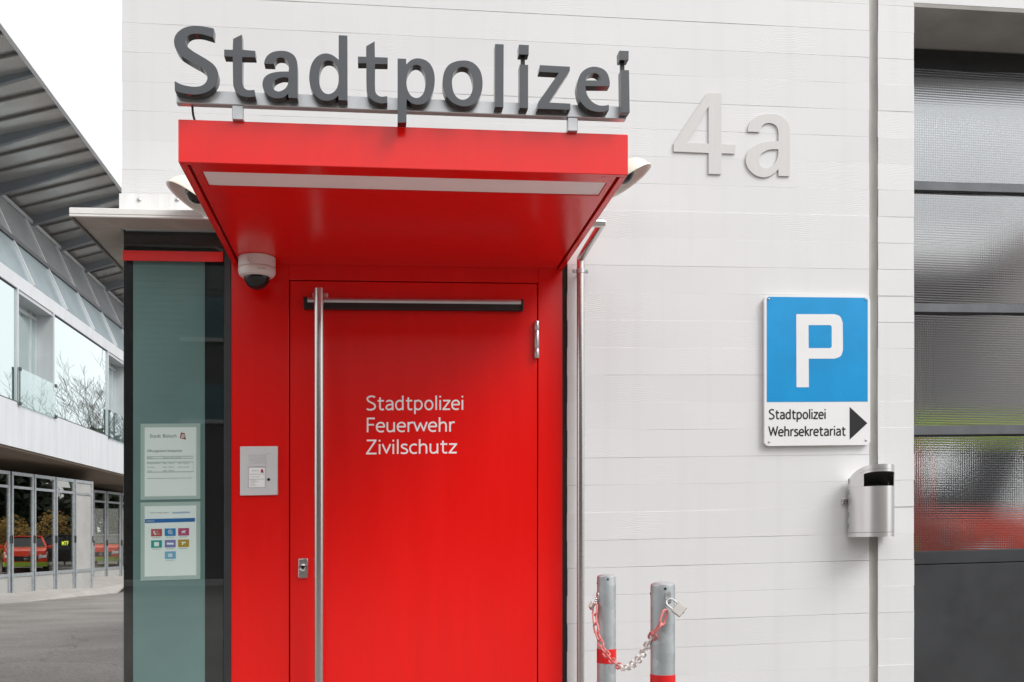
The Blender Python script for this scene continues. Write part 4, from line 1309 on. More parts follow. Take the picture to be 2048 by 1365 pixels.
for m_, x_, y_, ico in tiles:
    b = MB(); nbox(b, x_, y_, x_ + 91, y_ + 60, 2); tl = b.build('tile', M[m_], t, smooth=False)
    b = MB()
    cx, cy = x_ + 45, y_ + 30
    poly = lambda pts: b.prism([[nq(x_ + p[0], y_ + p[1]) for p in pts]], NYY - 0.0019, NYY - 0.0016)
    if ico == 'phone':
        poly([(22,16),(30,16),(32,26),(28,30),(34,38),(42,36),(44,44),(36,48),(26,42),(20,28)])
        ntext(b, '117', x_+34, x_+58, y_+26, 9, 3); ntext(b, '112', x_+46, x_+70, y_+44, 9, 3)
    elif ico == 'lens':
        b.prism([[(lambda p: (p[0], p[1]))(nq(cx + 18*cos(a*pi/9), cy - 3 + 18*sin(a*pi/9))) for a in range(18)], [nq(cx + 14*cos(a*pi/9), cy - 3 + 14*sin(a*pi/9)) for a in range(18)]], NYY - 0.0019, NYY - 0.0016)
        poly([(56,38),(60,35),(68,46),(64,49)]); poly([(40,20),(49,20),(49,33),(40,33)])
    elif ico == 'run':
        poly([(26,26),(48,20),(66,18),(60,26),(52,30),(62,42),(56,42),(46,34),(36,44),(30,42),(40,30),(28,31)])
    elif ico == 'card':
        poly([(26,14),(66,14),(66,48),(26,48)])
    elif ico == 'plate':
        poly([(18,22),(74,22),(74,38),(18,38)])
    elif ico == 'gun':
        poly([(28,18),(64,18),(64,28),(44,30),(40,44),(30,44),(34,28),(28,26)])
    else:
        for gx in range(3):
            for gy in range(2): poly([(28+gx*12,18+gy*14),(38+gx*12,18+gy*14),(38+gx*12,30+gy*14),(28+gx*12,30+gy*14)])
    b.build('icon', M['paper'], tl, smooth=False)
    b = MB(); nbox(b, x_ + 10, y_ + 70, x_ + 80, y_ + 74, 2); b.build('caption_line', M['sleeve'], tl, smooth=False)

# ---------------------------------------------------------------- bollards, chain, padlocks
BR = 0.038
def bollard(px, depth, z1, band, label):
    t_ = (px - 1024) / FOC
    X = depth * (t_*cY + sY); Y = depth * (cY - t_*sY) - D
    t = thing('bollard', label, 'bollard', (X, Y, 0), 'bollards by the wall')
    b = MB(); b.tube([(X, Y, -0.05), (X, Y, z1 - 0.005), (X, Y, z1)], [BR, BR, BR - 0.001], 36); b.build('post', M['galv'], t, shear=False)
    b = MB(); b.lathe([(BR - 0.0005, 0.0005), (BR - 0.001, 0.004), (0.03, 0.0085), (0.015, 0.012), (0.0, 0.013)], Matrix.Translation((X, Y, z1)), 36); b.build('cap', M['alu'], t, shear=False)
    b = MB(); b.lathe([(BR, band[0]), (BR + 0.0012, band[0] + 0.0005), (BR + 0.0012, band[1] - 0.0005), (BR, band[1])], Matrix.Translation((X, Y, 0)), 36); b.build('red_band', M['band'], t, shear=False)
    for a in (-95, 175):
        u = Vector((cos(radians(a)), sin(radians(a)), 0))
        p = Vector((X, Y, z1 - (0.008 if a == -95 else 0.025)))
        b = MB(); b.cyl(p + u*(BR - 0.004), p + u*(BR + 0.0012), 0.0042, n=10); b.build('drain_hole', M['black_matt'], t, shear=False)
    return X, Y, t
b1x, b1y, b1 = bollard(1213, 3.89, 0.893, (0.550, 0.607), 'farther galvanised bollard with a red band and chain, near the downpipe')
b2x, b2y, b2 = bollard(1325.5, 3.015, 0.902, (0.545, 0.628), 'nearer galvanised bollard with a padlock on its front where the chain ends')
# lock plates welded to the posts
def hasp(X, Y, z, a, par):
    u = Vector((cos(radians(a)), sin(radians(a)), 0)); v = Vector((-u.y, u.x, 0))
    b = MB()
    c0 = Vector((X, Y, z))
    pts = []
    for k in range(24):
        aa = 2*pi*k/24
        q = c0 + v*0.0095*cos(aa) + Vector((0, 0, 0.019*(1 if sin(aa) > 0 else -1)*(0.5) + 0.0095*sin(aa)))
        pts.append(q)
    b.ring_loft([[p + u*(BR - 0.001) for p in pts], [p + u*(BR + 0.004) for p in pts]])
    o = b.build('hasp', M['alu'], par, shear=False)
    b = MB(); b.cyl(c0 + Vector((0, 0, 0.0095)) + u*(BR + 0.004), c0 + Vector((0, 0, 0.0095)) + u*(BR + 0.0065), 0.005, n=12); b.build('hasp_screw', M['screw'], o, shear=False)
    b = MB()
    st = [c0 + Vector((0, 0, -0.006 - 0.012*k/6)) + u*(BR + 0.002 + 0.018*sin(pi*k/6)) for k in range(7)]
    b.tube(st, 0.0035, 8); b.build('staple', M['alu'], o, shear=False)
    return c0 + Vector((0, 0, -0.012)) + u*(BR + 0.016)
e2 = hasp(b2x, b2y, 0.868, -82, b2)
e1 = hasp(b1x, b1y, 0.815, -165, b1)

def padlock(top, ax_down, side, label, s=1.0):
    """shackle hooked at top, body hanging along ax_down"""
    t = thing('padlock', label, 'padlock', top, 'padlocks on the bollards')
    d = Vector(ax_down).normalized(); sd = Vector(side); sd = (sd - d*sd.dot(d)).normalized(); th = d.cross(sd)
    top = Vector(top)
    W_, Hh, T_, Ls = 0.040*s, 0.034*s, 0.016*s, 0.030*s
    b = MB()
    r = W_*0.32
    pts = [top + d*(Ls + 0.004) - sd*r, top + d*r - sd*r] + [top + d*(r - r*sin(radians(a))) - sd*r*cos(radians(a)) for a in range(15, 166, 15)] + [top + d*r + sd*r, top + d*(Ls + 0.004) + sd*r]
    b.tube(pts, 0.0033*s, 10); b.build('shackle', M['chrome'], t, shear=False)
    c0 = top + d*(Ls + Hh/2)
    bb = MB(); bb.box(-W_/2, W_/2, -T_/2, T_/2, -Hh/2, Hh/2, 0.002*s, 2)
    for p in bb.v:
        q = c0 + sd*p.x + th*p.y + d*p.z
        p.x, p.y, p.z = q
    bb.build('body', M['brass'], t, shear=False)
    b = MB(); k0 = c0 + d*(Hh/2); b.cyl(k0 - d*0.001, k0 + d*0.0012, 0.004*s, n=12); b.build('keyhole', M['black'], t, shear=False)
padlock(e2 + Vector((-0.010, -0.004, 0.004)), (0.62, -0.25, -0.52), (0.5, 0.1, 0.8), 'larger padlock on the nearer bollard, its body tilted out to the right', 0.95)
padlock(e1 + Vector((0.004, 0.0, 0.006)), (-0.45, -0.25, -0.75), (0.5, 0.75, -0.3), 'small padlock on the left side of the farther bollard', 0.75)

# chain: links threaded along a hanging curve
def chain_way(px, py, dep):
    t_ = (px - 1024) / FOC
    return Vector((dep*(t_*cY + sY), dep*(cY - t_*sY) - D, H - (py - HOR)*dep/FOC))
way = [chain_way(*q) for q in ((1190, 1210, 3.865), (1190, 1243, 3.83), (1199, 1281, 3.76), (1217, 1314, 3.64), (1246, 1336, 3.44), (1274, 1322, 3.24), (1293, 1295, 3.08), (1308, 1267, 2.965), (1323, 1246, 2.95), (1331, 1222, 2.955))]
P0, P1 = way[0], way[-1]
samples = []
for i in range(len(way) - 1):
    a_, b_, c2, d_ = way[max(0, i-1)], way[i], way[i+1], way[min(len(way)-1, i+2)]
    for k in range(90):
        u_ = k / 90
        samples.append(0.5*((2*b_) + (c2 - a_)*u_ + (2*a_ - 5*b_ + 4*c2 - d_)*u_**2 + (3*b_ - a_ - 3*c2 + d_)*u_**3))
samples.append(way[-1])
NS = len(samples) - 1
acc = [0.0]
for a_, b_ in zip(samples, samples[1:]): acc.append(acc[-1] + (b_ - a_).length)
LINK, LW, WR = 0.055, 0.0142, 0.0037
pitch = LINK - 4 * WR + 0.001
nl = int(acc[-1] / pitch)
pitch = acc[-1] / nl
lk = MB()
hl = LINK/2 - LW
st2 = [(hl + (LW - WR)*sin(pi*k/8), (LW - WR)*cos(pi*k/8), 0) for k in range(9)] + [(-hl - (LW - WR)*sin(pi*k/8), -(LW - WR)*cos(pi*k/8), 0) for k in range(9)]
lk.tube(st2, WR, 8, closed=True)
ch = thing('chain', 'faded red and white chain hanging between the two bollards', 'chain', tuple((P0 + P1) / 2))
link_me = {}
for key in ('chain_red', 'chain_white'):
    tmp = lk.build('tmp', M[key], None, shear=False)
    link_me[key] = tmp.data
    bpy.data.objects.remove(tmp)
from bisect import bisect
for i in range(nl):
    s_ = (i + 0.5) * pitch
    j = min(NS - 1, max(0, bisect(acc, s_) - 1))
    p = samples[j]; d = (samples[min(NS, j+3)] - samples[max(0, j-3)]).normalized()
    up = Vector((0, 0, 1)) if abs(d.z) < 0.9 else Vector((1, 0, 0))
    v = up.cross(d).normalized(); w_ = d.cross(v)
    roll = radians(45 + (90 if i % 2 else 0) + rnd.uniform(-14, 14))
    v2 = v*cos(roll) + w_*sin(roll); w2 = d.cross(v2)
    Mx = Matrix((( d.x, v2.x, w2.x, p.x), (d.y, v2.y, w2.y, p.y), (d.z, v2.z, w2.z, p.z), (0, 0, 0, 1)))
    f = i / nl
    o = bpy.data.objects.new('chain_link', link_me['chain_red' if (f < 0.42 or f > 0.86) else 'chain_white'])
    C.objects.link(o)
    o.parent = ch
    o.matrix_local = Matrix.Translation(-ORG[ch.name]) @ Mx

# ------------------------------------------------------------------ the glass fire station across the yard (its front faces +x)
FX = -10.0
fs_t = thing('fire_station', 'pale glass and metal fire station with upswept steel roof and folding garage doors', 'building', (FX, 30, -0.9))
def dy(d): return d - D
d_a, d_b = 13.0, 68.0
Z_S0, Z_S1 = 3.58, 4.83            # pale spandrel band
Z_W1 = 8.02                        # window heads
b = MB(); b.box(FX - 0.25, FX, dy(d_a), dy(d_b), Z_S0, Z_S1)
b.build('spandrel_core', M['far_white'], fs_t, shear=False, smooth=False)
nar = [28.8 + 9.17*k for k in range(-2, 5)]         # narrow bays with a door, wide glazed bays between
cuts = sorted([v for n_ in nar for v in (n_, n_ + 3.04)])
for a_, c2 in zip(cuts, cuts[1:]):
    b = MB(); b.box(FX + 0.002, FX + 0.03, dy(a_) + 0.012, dy(c2) - 0.012, Z_S0 - 0.02, Z_S1, 0.004)
    b.build('spandrel_panel', M['far_white'], fs_t, shear=False)
b = MB(); b.box(FX - 0.3, FX + 0.03, dy(d_a), dy(d_b), Z_W1, 8.40)
b.build('head_band', M['far_white'], fs_t, shear=False, smooth=False)
b = MB(); b.box(FX - 2.6, FX - 2.5, dy(d_a), dy(d_b), Z_S1, Z_W1); b.box(FX - 2.5, FX - 0.26, dy(d_a), dy(d_b), Z_S1 - 0.1, Z_S1 - 0.01)
b.box(FX - 2.5, FX - 0.31, dy(d_a), dy(d_b), Z_W1 + 0.01, Z_W1 + 0.1)
b.build('room_wall', M['curtain'], fs_t, shear=False, smooth=False)
for n_ in nar:
    y0, y1 = dy(n_), dy(n_ + 3.04)
    # recessed bay
    b = MB()
    b.box(FX - 0.55, FX + 0.03, y0 - 0.06, y0 + 0.06, Z_S1 - 0.02, Z_W1)
    b.box(FX - 0.55, FX + 0.03, y1 - 0.06, y1 + 0.06, Z_S1 - 0.02, Z_W1)
    b.box(FX - 0.56, FX - 0.001, y0 + 0.061, y1 - 0.061, Z_W1 - 0.10, Z_W1 - 0.002)
    wn = b.build('window_bay', M['frame_alu'], fs_t, shear=False, smooth=False)
    b = MB()
    for yy in (y0 + 0.10, y0 + 1.10, y0 + 1.22, y1 - 0.62, y1 - 0.10):
        b.box(FX - 0.52, FX - 0.44, yy - 0.035, yy + 0.035, Z_S1, Z_W1 - 0.105)
    b.box(FX - 0.518, FX - 0.442, y0 + 0.14, y1 - 0.14, Z_W1 - 0.30, Z_W1 - 0.20)
    b.build('window_frame', M['frame_alu'], wn, shear=False, smooth=False)
    b = MB(); b.box(FX - 0.49, FX - 0.478, y0 + 0.06, y1 - 0.06, Z_S1, Z_W1 - 0.1)
    b.build('pane', M['far_glass'], wn, shear=False, smooth=False)
    b = MB(); b.box(FX + 0.06, FX + 0.075, y0 - 0.10, y1 + 0.02, Z_S1 - 0.06, Z_S1 + 0.98)
    b.build('glass_balustrade', M['balustrade'], wn, shear=False, smooth=False)
    for yy in (y0 + 0.03, y1 + 0.05):
        for zz in (Z_S1 - 0.02, Z_S1 + 0.94):
            b = MB(); b.box(FX + 0.031, FX + 0.10, yy - 0.05, yy + 0.05, zz - 0.05, zz + 0.05); b.build('clamp', M['anthracite'], wn, shear=False, smooth=False)
    b = MB(); b.box(FX + 0.031, FX + 0.085, y0 - 0.02, y0 + 0.02, Z_S1 + 0.05, Z_S1 + 0.88); b.build('balustrade_post', M['anthracite'], wn, shear=False, smooth=False)
    # wide bay beyond
    b = MB()
    ya, yb = y1 + 0.061, dy(n_ + 9.17) - 0.061
    b.box(FX - 0.03, FX - 0.016, ya, yb, Z_S1, Z_W1)
    pn_ = b.build('wide_pane', M['far_glass'], fs_t, shear=False, smooth=False)
    for za, zc_ in ((Z_W1 - 0.03, Z_W1 - 0.001), (Z_S1 + 0.001, Z_S1 + 0.03)):
        b = MB()
        b.box(FX - 0.05, FX + 0.028, ya + 0.03, yb - 0.03, za, zc_)
        b.build('pane_frame', M['anthracite'], pn_, shear=False, smooth=False)
# sloped glazing above: two tiers of panes between leaning mullions
G0, G1 = Vector((FX, 0, 8.42)), Vector((FX - 1.30, 0, 11.40))
nrm = Vector((G1.z - G0.z, 0, G0.x - G1.x)).normalized()
mid = G0.lerp(G1, 0.46)
ml = [dy(30.1 + 3.03*k) for k in range(-5, 11)]
for ya, yb in zip(ml, ml[1:]):
    for p, q in ((G0, mid), (mid, G1)):
        b = MB()
        f_ = [(p.x, ya + 0.03, p.z), (p.x, yb - 0.03, p.z), (q.x, yb - 0.03, q.z), (q.x, ya + 0.03, q.z)]
        b.hexa([tuple(Vector(v_) - nrm*0.03) for v_ in f_] + f_)
        b.build('sloped_pane', M['far_glass3' if p is G0 else 'far_glass2'], fs_t, shear=False, smooth=False)
for ya in ml:
    b = MB()
    f_ = [(G0.x, ya - 0.045, G0.z), (G0.x, ya + 0.045, G0.z), (G1.x, ya + 0.045, G1.z), (G1.x, ya - 0.045, G1.z)]
    b.hexa([tuple(Vector(v_) - nrm*0.06) for v_ in f_] + [tuple(Vector(v_) + nrm*0.05) for v_ in f_])
    b.build('mullion', M['roof_edge'], fs_t, shear=False, smooth=False)
for p, m_ in ((mid, 'anthracite'), (G1, 'frame_alu')):
    b = MB(); b.box(p.x - 0.05, p.x + 0.09, ml[0], ml[-1], p.z - 0.06, p.z + 0.06); b.build('transom', M[m_], fs_t, shear=False, smooth=False)
b = MB(); b.box(FX - 3.2, FX - 3.1, dy(d_a), dy(d_b), 8.4, 11.3); b.box(FX - 3.1, FX - 0.31, dy(d_a), dy(d_b), 8.15, 8.25)
b.build('gallery_wall', M['hall'], fs_t, shear=False, smooth=False)
# upswept roof
E = Vector((-8.30, 0, 12.34)); Rr = Vector((-11.30, 0, 11.42))
sl = (E - Rr).normalized(); rn = Vector((-sl.z, 0, sl.x))
def rpt(u, y, off): 
    p = Rr.lerp(E, u) + rn*off
    return (p.x, y, p.z)
ya, yb = dy(d_a), dy(d_b)
b = MB()
f_ = [rpt(-0.6, ya, 0.16), rpt(1, ya, 0.16), rpt(1, yb, 0.16), rpt(-0.6, yb, 0.16)]
f2 = [rpt(-0.6, ya, 0.30), rpt(1, ya, 0.30), rpt(1, yb, 0.30), rpt(-0.6, yb, 0.30)]
b.hexa(f_ + f2)
b.box(-24, -12.8, ya, yb, 11.3, 11.6)
b.build('roof', M['roof_sheet'], fs_t, shear=False, smooth=False)
b = MB(); b.hexa([rpt(1.0, ya, -0.06), rpt(1.03, ya, -0.06), rpt(1.03, yb, -0.06), rpt(1.0, yb, -0.06), rpt(1.0, ya, 0.33), rpt(1.03, ya, 0.33), rpt(1.03, yb, 0.33), rpt(1.0, yb, 0.33)])
b.build('roof_edge', M['roof_edge'], fs_t, shear=False, smooth=False)
k = 0
yy = dy(25.2 - 2.86*3)
while yy < dy(64):
    b = MB()
    b.hexa([rpt(-0.02, yy - 0.07, -0.14), rpt(0.999, yy - 0.07, 0.06), rpt(0.999, yy + 0.07, 0.06), rpt(-0.02, yy + 0.07, -0.14),
            rpt(-0.02, yy - 0.07, 0.159), rpt(0.999, yy - 0.07, 0.159), rpt(0.999, yy + 0.07, 0.159), rpt(-0.02, yy + 0.07, 0.159)])
    b.build('roof_beam', M['beam'], fs_t, shear=False, smooth=False)
    for q in (1, 2):
        y2 = yy + 2.86*q/3
        b = MB()
        b.hexa([rpt(0, y2 - 0.035, 0.105), rpt(0.999, y2 - 0.035, 0.105), rpt(0.999, y2 + 0.035, 0.105), rpt(0, y2 + 0.035, 0.105),
                rpt(0, y2 - 0.035, 0.159), rpt(0.999, y2 - 0.035, 0.159), rpt(0.999, y2 + 0.035, 0.159), rpt(0, y2 + 0.035, 0.159)])
        b.build('roof_rib', M['purlin'], fs_t, shear=False, smooth=False)
    yy += 2.86
# brown soffit over the drive, garage recess
b = MB()
b.hexa([(-14.0, ya, 3.06), (FX - 0.02, ya, 3.50), (FX - 0.02, yb, 3.50), (-14.0, yb, 3.06), (-14.0, ya, 3.2), (FX - 0.02, ya, 3.57), (FX - 0.02, yb, 3.57), (-14.0, yb, 3.2)])
b.build('drive_soffit', M['brown'], fs_t, shear=False, smooth=False)
b = MB()
b.box(-20, -19.8, ya, yb, -1.3, 3.0); b.box(-19.8, -12.1, ya, yb, 3.0, 3.05)
b.build('garage_wall', M['dark_room'], fs_t, shear=False, smooth=False)

def leaf(p, q, zb, zt, solid=False):
    """one folding door leaf from plan point p to q"""
    p, q = Vector((*p, 0)), Vector((*q, 0))
    u = (q - p); L = u.length; u.normalize(); n_ = Vector((u.y, -u.x, 0))       # n_ points to the yard
    def bx(b, s0, s1, z0, z1, o0, o1):
        pts = []
        for z in (z0, z1):
            for s_, o_ in ((s0, o0), (s1, o0), (s1, o1), (s0, o1)):
                v_ = p + u*s_ + n_*o_
                pts.append((v_.x, v_.y, z))
        b.hexa(pts); return b
    fw = 0.10
    zk, zr = zb + 0.82, zt - 0.46
    b = MB()
    bx(b, 0.012, fw, zb, zt, -0.05, 0.03); bx(b, L - fw, L - 0.012, zb, zt, -0.05, 0.03)
    for z0, z1 in ((zb + 0.03, zb + 0.12), (zk - 0.05, zk + 0.05), (zr - 0.04, zr + 0.04), (zt - 0.10, zt)):
        bx(b, fw + 0.0005, L - fw - 0.0005, z0, z1, -0.045, 0.025)
    lf = b.build('door_leaf', M['galv_far'], fs_t, shear=False, smooth=False)
    b = MB(); bx(b, fw, L - fw, zb + 0.12, zk - 0.05, -0.02, 0.0); b.build('kick_panel', M['kick'], lf, shear=False, smooth=False)
    for z0, z1 in ((zk + 0.05, zr - 0.04), (zr + 0.04, zt - 0.10)):
        b = MB(); bx(b, fw, L - fw, z0, z1, -0.02, 0.0)
        b.build('door_pane' if not solid else 'door_panel', M['kick'] if solid else M['garage_glass'], lf, shear=False, smooth=False)
    for s_ in (0.02, L - 0.02):
        b = MB()
        bx(b, s_ - 0.02, s_ + 0.02, zb + 1.78, zb + 2.02, 0.031, 0.05)
        b.build('door_hinge', M['anthracite'], lf, shear=False, smooth=False)
    return p, u, n_, L
def plan(px, A, u):
    """where the sight line at px crosses the door line through A along u"""
    t_ = (px - 1024) / FOC
    dx_, dy_ = t_*cY + sY, cY - t_*sY
    # A + s*u = (0,-D) + k*(dx_,dy_)
    det = u[0]*(-dy_) + u[1]*dx_
    rx, ry = -A[0], -D - A[1]
    s_ = (rx*(-dy_) + ry*dx_) / det
    return (A[0] + u[0]*s_, A[1] + u[1]*s_)
ul = Vector((0.84, 5.2)).normalized()
A1, A2 = (-10.9, 26.7), (-11.66, 37.8)
zb_, zt_ = -0.90, 3.04
mtf = None
for a_, c2, sol in ((-70, -24, False), (-22, 19, False), (22, 66.5, False), (67.5, 109.5, False), (111, 148, False), (149, 184, True)):
    r_ = leaf(plan(a_, A1, ul), plan(c2, A1, ul), zb_, zt_, sol)
    if a_ == 111: mtf = r_
for a_, c2 in ((186, 211.5), (213, 241), (242, 266), (267, 289)):
    leaf(plan(a_, A2, ul), plan(c2, A2, ul), -1.07, 3.03)
b = MB()
q = plan(184, A1, ul)
b.hexa([(q[0] - 0.01, q[1] + 0.01, -1.3), (q[0] - 0.01, q[1] + 0.2, -1.3), (A2[0] - 0.3, A2[1] - 0.1, -1.3), (A2[0] - 0.3, A2[1] - 0.3, -1.3)] + [(q[0] - 0.01, q[1] + 0.01, 3.05), (q[0] - 0.01, q[1] + 0.2, 3.05), (A2[0] - 0.3, A2[1] - 0.1, 3.05), (A2[0] - 0.3, A2[1] - 0.3, 3.05)])
b.build('return_wall', M['kick'], fs_t, shear=False, smooth=False)
# small vehicle-bay lettering on one pane
p, u, n_, L = mtf
vs_, fs2 = text_mesh('MTF', 0.012, 1.05)
w_t = max(v.x for v in vs_)
b = MB()
b.add([tuple(p + u*(L/2 + (v.x - w_t/2)*0.25) + n_*0.006 + Vector((0, 0, 0.80 + v.y*0.20))) for v in vs_], fs2)
b.build('bay_lettering', M['yellow_green'], fs_t, shear=False, smooth=False)
# concrete strip before the doors
b = MB()
g_ = [(-12.0, 15.0), (-9.6, 24.0), (-9.55, 33.2), (-10.0, 36.5), (-10.1, 48), (-13.5, 48), (-13.5, 15.0)]
n0 = len(g_)
b.add([(x, y, gz(y) + 0.015) for x, y in g_] + [(x, y, gz(y) - 0.05) for x, y in g_], [tuple(range(n0))] + [(i, (i+1) % n0, (i+1) % n0 + n0, i + n0) for i in range(n0)])
tag(b.build('apron', M['pave'], None, shear=False, smooth=False), kind='structure')

# ------------------------------------------------------------------ parked vehicles and plants of the yard, seen mirrored in the glazing
def vehicle(name, label, loc, head, body, low_m, bonnet=None, van=False, silver_roof=False):
    """head: direction its nose points in"""
    t = thing(name, label, 'car', loc)
    hd_ = Vector((head[0], head[1], 0)).normalized(); lf_ = Vector((-hd_.y, hd_.x, 0))
    o_ = Vector(loc)
    def put(b):
        for p in b.v:
            q = o_ + hd_*p.x + lf_*p.y + Vector((0, 0, p.z)); p.x, p.y, p.z = q
        return b
    Hr = 2.36 if van else 1.62
    Wd = 0.95 if van else 0.90
    # lower body: cross sections along the length
    secs = [(2.18, 0.42, 0.78, 0.70), (2.10, 0.30, 0.95, 0.84), (1.6, 0.26, 1.06, 0.90), (1.0, 0.25, 1.12, 0.92), (-1.2, 0.25, 1.10, 0.92), (-2.1, 0.28, 1.06, 0.90), (-2.25, 0.40, 0.9, 0.80)]
    if van: secs = [(x, z0, z1 * 1.2, w_ * 1.05) for x, z0, z1, w_ in secs]
    def sec(x, z0, z1, w_):
        return [(x, -w_*0.9, z0), (x, w_*0.9, z0), (x, w_, z0 + 0.18), (x, w_, z0 + (z1-z0)*0.7), (x, w_*0.93, z1), (x, -w_*0.93, z1), (x, -w_, z0 + (z1-z0)*0.7), (x, -w_, z0 + 0.18)]
    b = MB(); b.ring_loft([sec(*s_) for s_ in secs]); put(b).build('body', body, t, shear=False, angle=30)
    zb_c = 1.10 * (1.2 if van else 1)
    gh = [(1.0 if not van else 1.25, zb_c - 0.02, 0.86), (0.15 if not van else 0.75, Hr - 0.05, 0.66), (-1.3 if not van else -2.0, Hr - 0.05, 0.66), (-2.0 if not van else -2.2, zb_c - 0.02, 0.84)]
    b = MB()
    b.ring_loft([[(gh[0][0], -gh[0][2], gh[0][1]), (gh[0][0], gh[0][2], gh[0][1]), (gh[3][0], gh[3][2], gh[3][1]), (gh[3][0], -gh[3][2], gh[3][1])],
                 [(gh[1][0], -gh[1][2], gh[1][1]), (gh[1][0], gh[1][2], gh[1][1]), (gh[2][0], gh[2][2], gh[2][1]), (gh[2][0], -gh[2][2], gh[2][1])]])
    put(b).build('glazing', M['car_glass'], t, shear=False, smooth=False)
    roof_m = M['car_silver'] if silver_roof else body
    b = MB(); b.box(gh[2][0] - 0.05, gh[1][0] + 0.05, -0.69, 0.69, Hr - 0.055, Hr, 0.02); put(b).build('roof', roof_m, t, shear=False)
    for sgn in (-1, 1):
        b = MB()
        b.tube([(gh[0][0], sgn*gh[0][2], gh[0][1]), (gh[1][0], sgn*gh[1][2], gh[1][1]), (gh[2][0], sgn*gh[2][2], gh[2][1]), (gh[3][0], sgn*gh[3][2], gh[3][1])], 0.045, 8)
        b.tube([((gh[1][0]+gh[2][0])/2, sgn*0.67, Hr - 0.05), ((gh[0][0]+gh[3][0])/2, sgn*0.86, zb_c)], 0.04, 8)
        put(b).build('pillar', roof_m, t, shear=False)
        b = MB()
        hl_ = [(2.17, sgn*0.86*0.95, 0.66), (2.19, sgn*0.50, 0.62), (2.16, sgn*0.55, 0.80), (1.95, sgn*0.88, 0.92)]
        hl_ = [(x + 0.03, y, z * (1.2 if van else 1)) for x, y, z in hl_]
        b.hexa([(x - 0.1, y, z) for x, y, z in hl_] + hl_); put(b).build('headlight', M['lamp_glass'], t, shear=False, smooth=False)
        b = MB(); b.box(0.85, 1.05, sgn*0.93, sgn*1.12, 1.05, 1.2, 0.03); put(b).build('mirror', body, t, shear=False)
        for x in (1.35, -1.4):
            b = MB(); b.tube([(x, sgn*0.72, 0.33), (x, sgn*0.95, 0.33)], 0.33, 24); wl_ = put(b).build('wheel', M['tyre'], t, shear=False)
            b = MB(); b.tube([(x, sgn*0.95, 0.33), (x, sgn*0.958, 0.33)], 0.21, 20); put(b).build('rim', M['car_silver'], wl_, shear=False)
    zs = 1.2 if van else 1
    b = MB()
    b.hexa([(2.20, -0.46, 0.50*zs), (2.20, 0.46, 0.50*zs), (2.14, 0.46, 0.50*zs), (2.14, -0.46, 0.50*zs), (2.20, -0.52, 0.72*zs), (2.20, 0.52, 0.72*zs), (2.10, 0.52, 0.72*zs), (2.10, -0.52, 0.72*zs)])
    put(b).build('grille', M['black_matt'], t, shear=False, smooth=False)
    b = MB()
    b.tube([(2.225, 0.085*cos(a*pi/10), 0.62*zs + 0.085*sin(a*pi/10)) for a in range(20)], 0.011, 6, closed=True)
    for a in (90, 210, 330):
        b.tube([(2.225, 0, 0.62*zs), (2.225, 0.085*cos(radians(a)), 0.62*zs + 0.085*sin(radians(a)))], [0.018, 0.006], 6)
    put(b).build('emblem', M['chrome'], t, shear=False)
    b = MB()
    b.ring_loft([[(2.15, -0.84, 0.26), (2.24, -0.6, 0.26), (2.24, 0.6, 0.26), (2.15, 0.84, 0.26), (1.9, 0.9, 0.26), (1.9, -0.9, 0.26)], [(2.18, -0.86, 0.46), (2.27, -0.6, 0.46), (2.27, 0.6, 0.46), (2.18, 0.86, 0.46), (1.9, 0.93, 0.46), (1.9, -0.93, 0.46)]])
    put(b).build('bumper', low_m, t, shear=False)
    if bonnet:
        b = MB()
        if van: b.box(0.5, 0.92, -0.74, 0.74, 2.10, 2.39)
        for sgn in (-1, 1): b.box(-2.0, 1.3, sgn*0.925*(1.05 if van else 1), sgn*0.935*(1.05 if van else 1), 0.62*zs, 0.82*zs)
        b.box(0.5, 1.02, -0.88, 0.88, 1.121*zs, 1.13*zs)
        put(b).build('stripe', bonnet, t, shear=False, smooth=False)
    return t
vehicle('parked_car', 'red fire service car with green bumper mirrored in the left garage doors', (-0.67, 40.85, gz(40)), (-30.3, -40.1), M['car_red'], M['car_green'], M['car_green'])
vehicle('parked_car', 'black estate car mirrored in the garage door with yellow lettering', (1.0, 45.2, gz(45)), (30.0, -24.0), M['car_black'], M['car_black'])
vehicle('parked_car', 'red car with silver roof mirrored in the right garage doors', (-5.2, 48.7, gz(48, -5)), (-22.0, -46.0), M['car_red'], M['car_green'], M['car_green'], silver_roof=True)
vehicle('fire_van', 'red and green fire van blurred behind the ribbed glass of the garage gate', (6.52, 7.2, 0.0), (0.0, -1.0), M['car_red'], M['car_green'], M['car_green'], van=True)

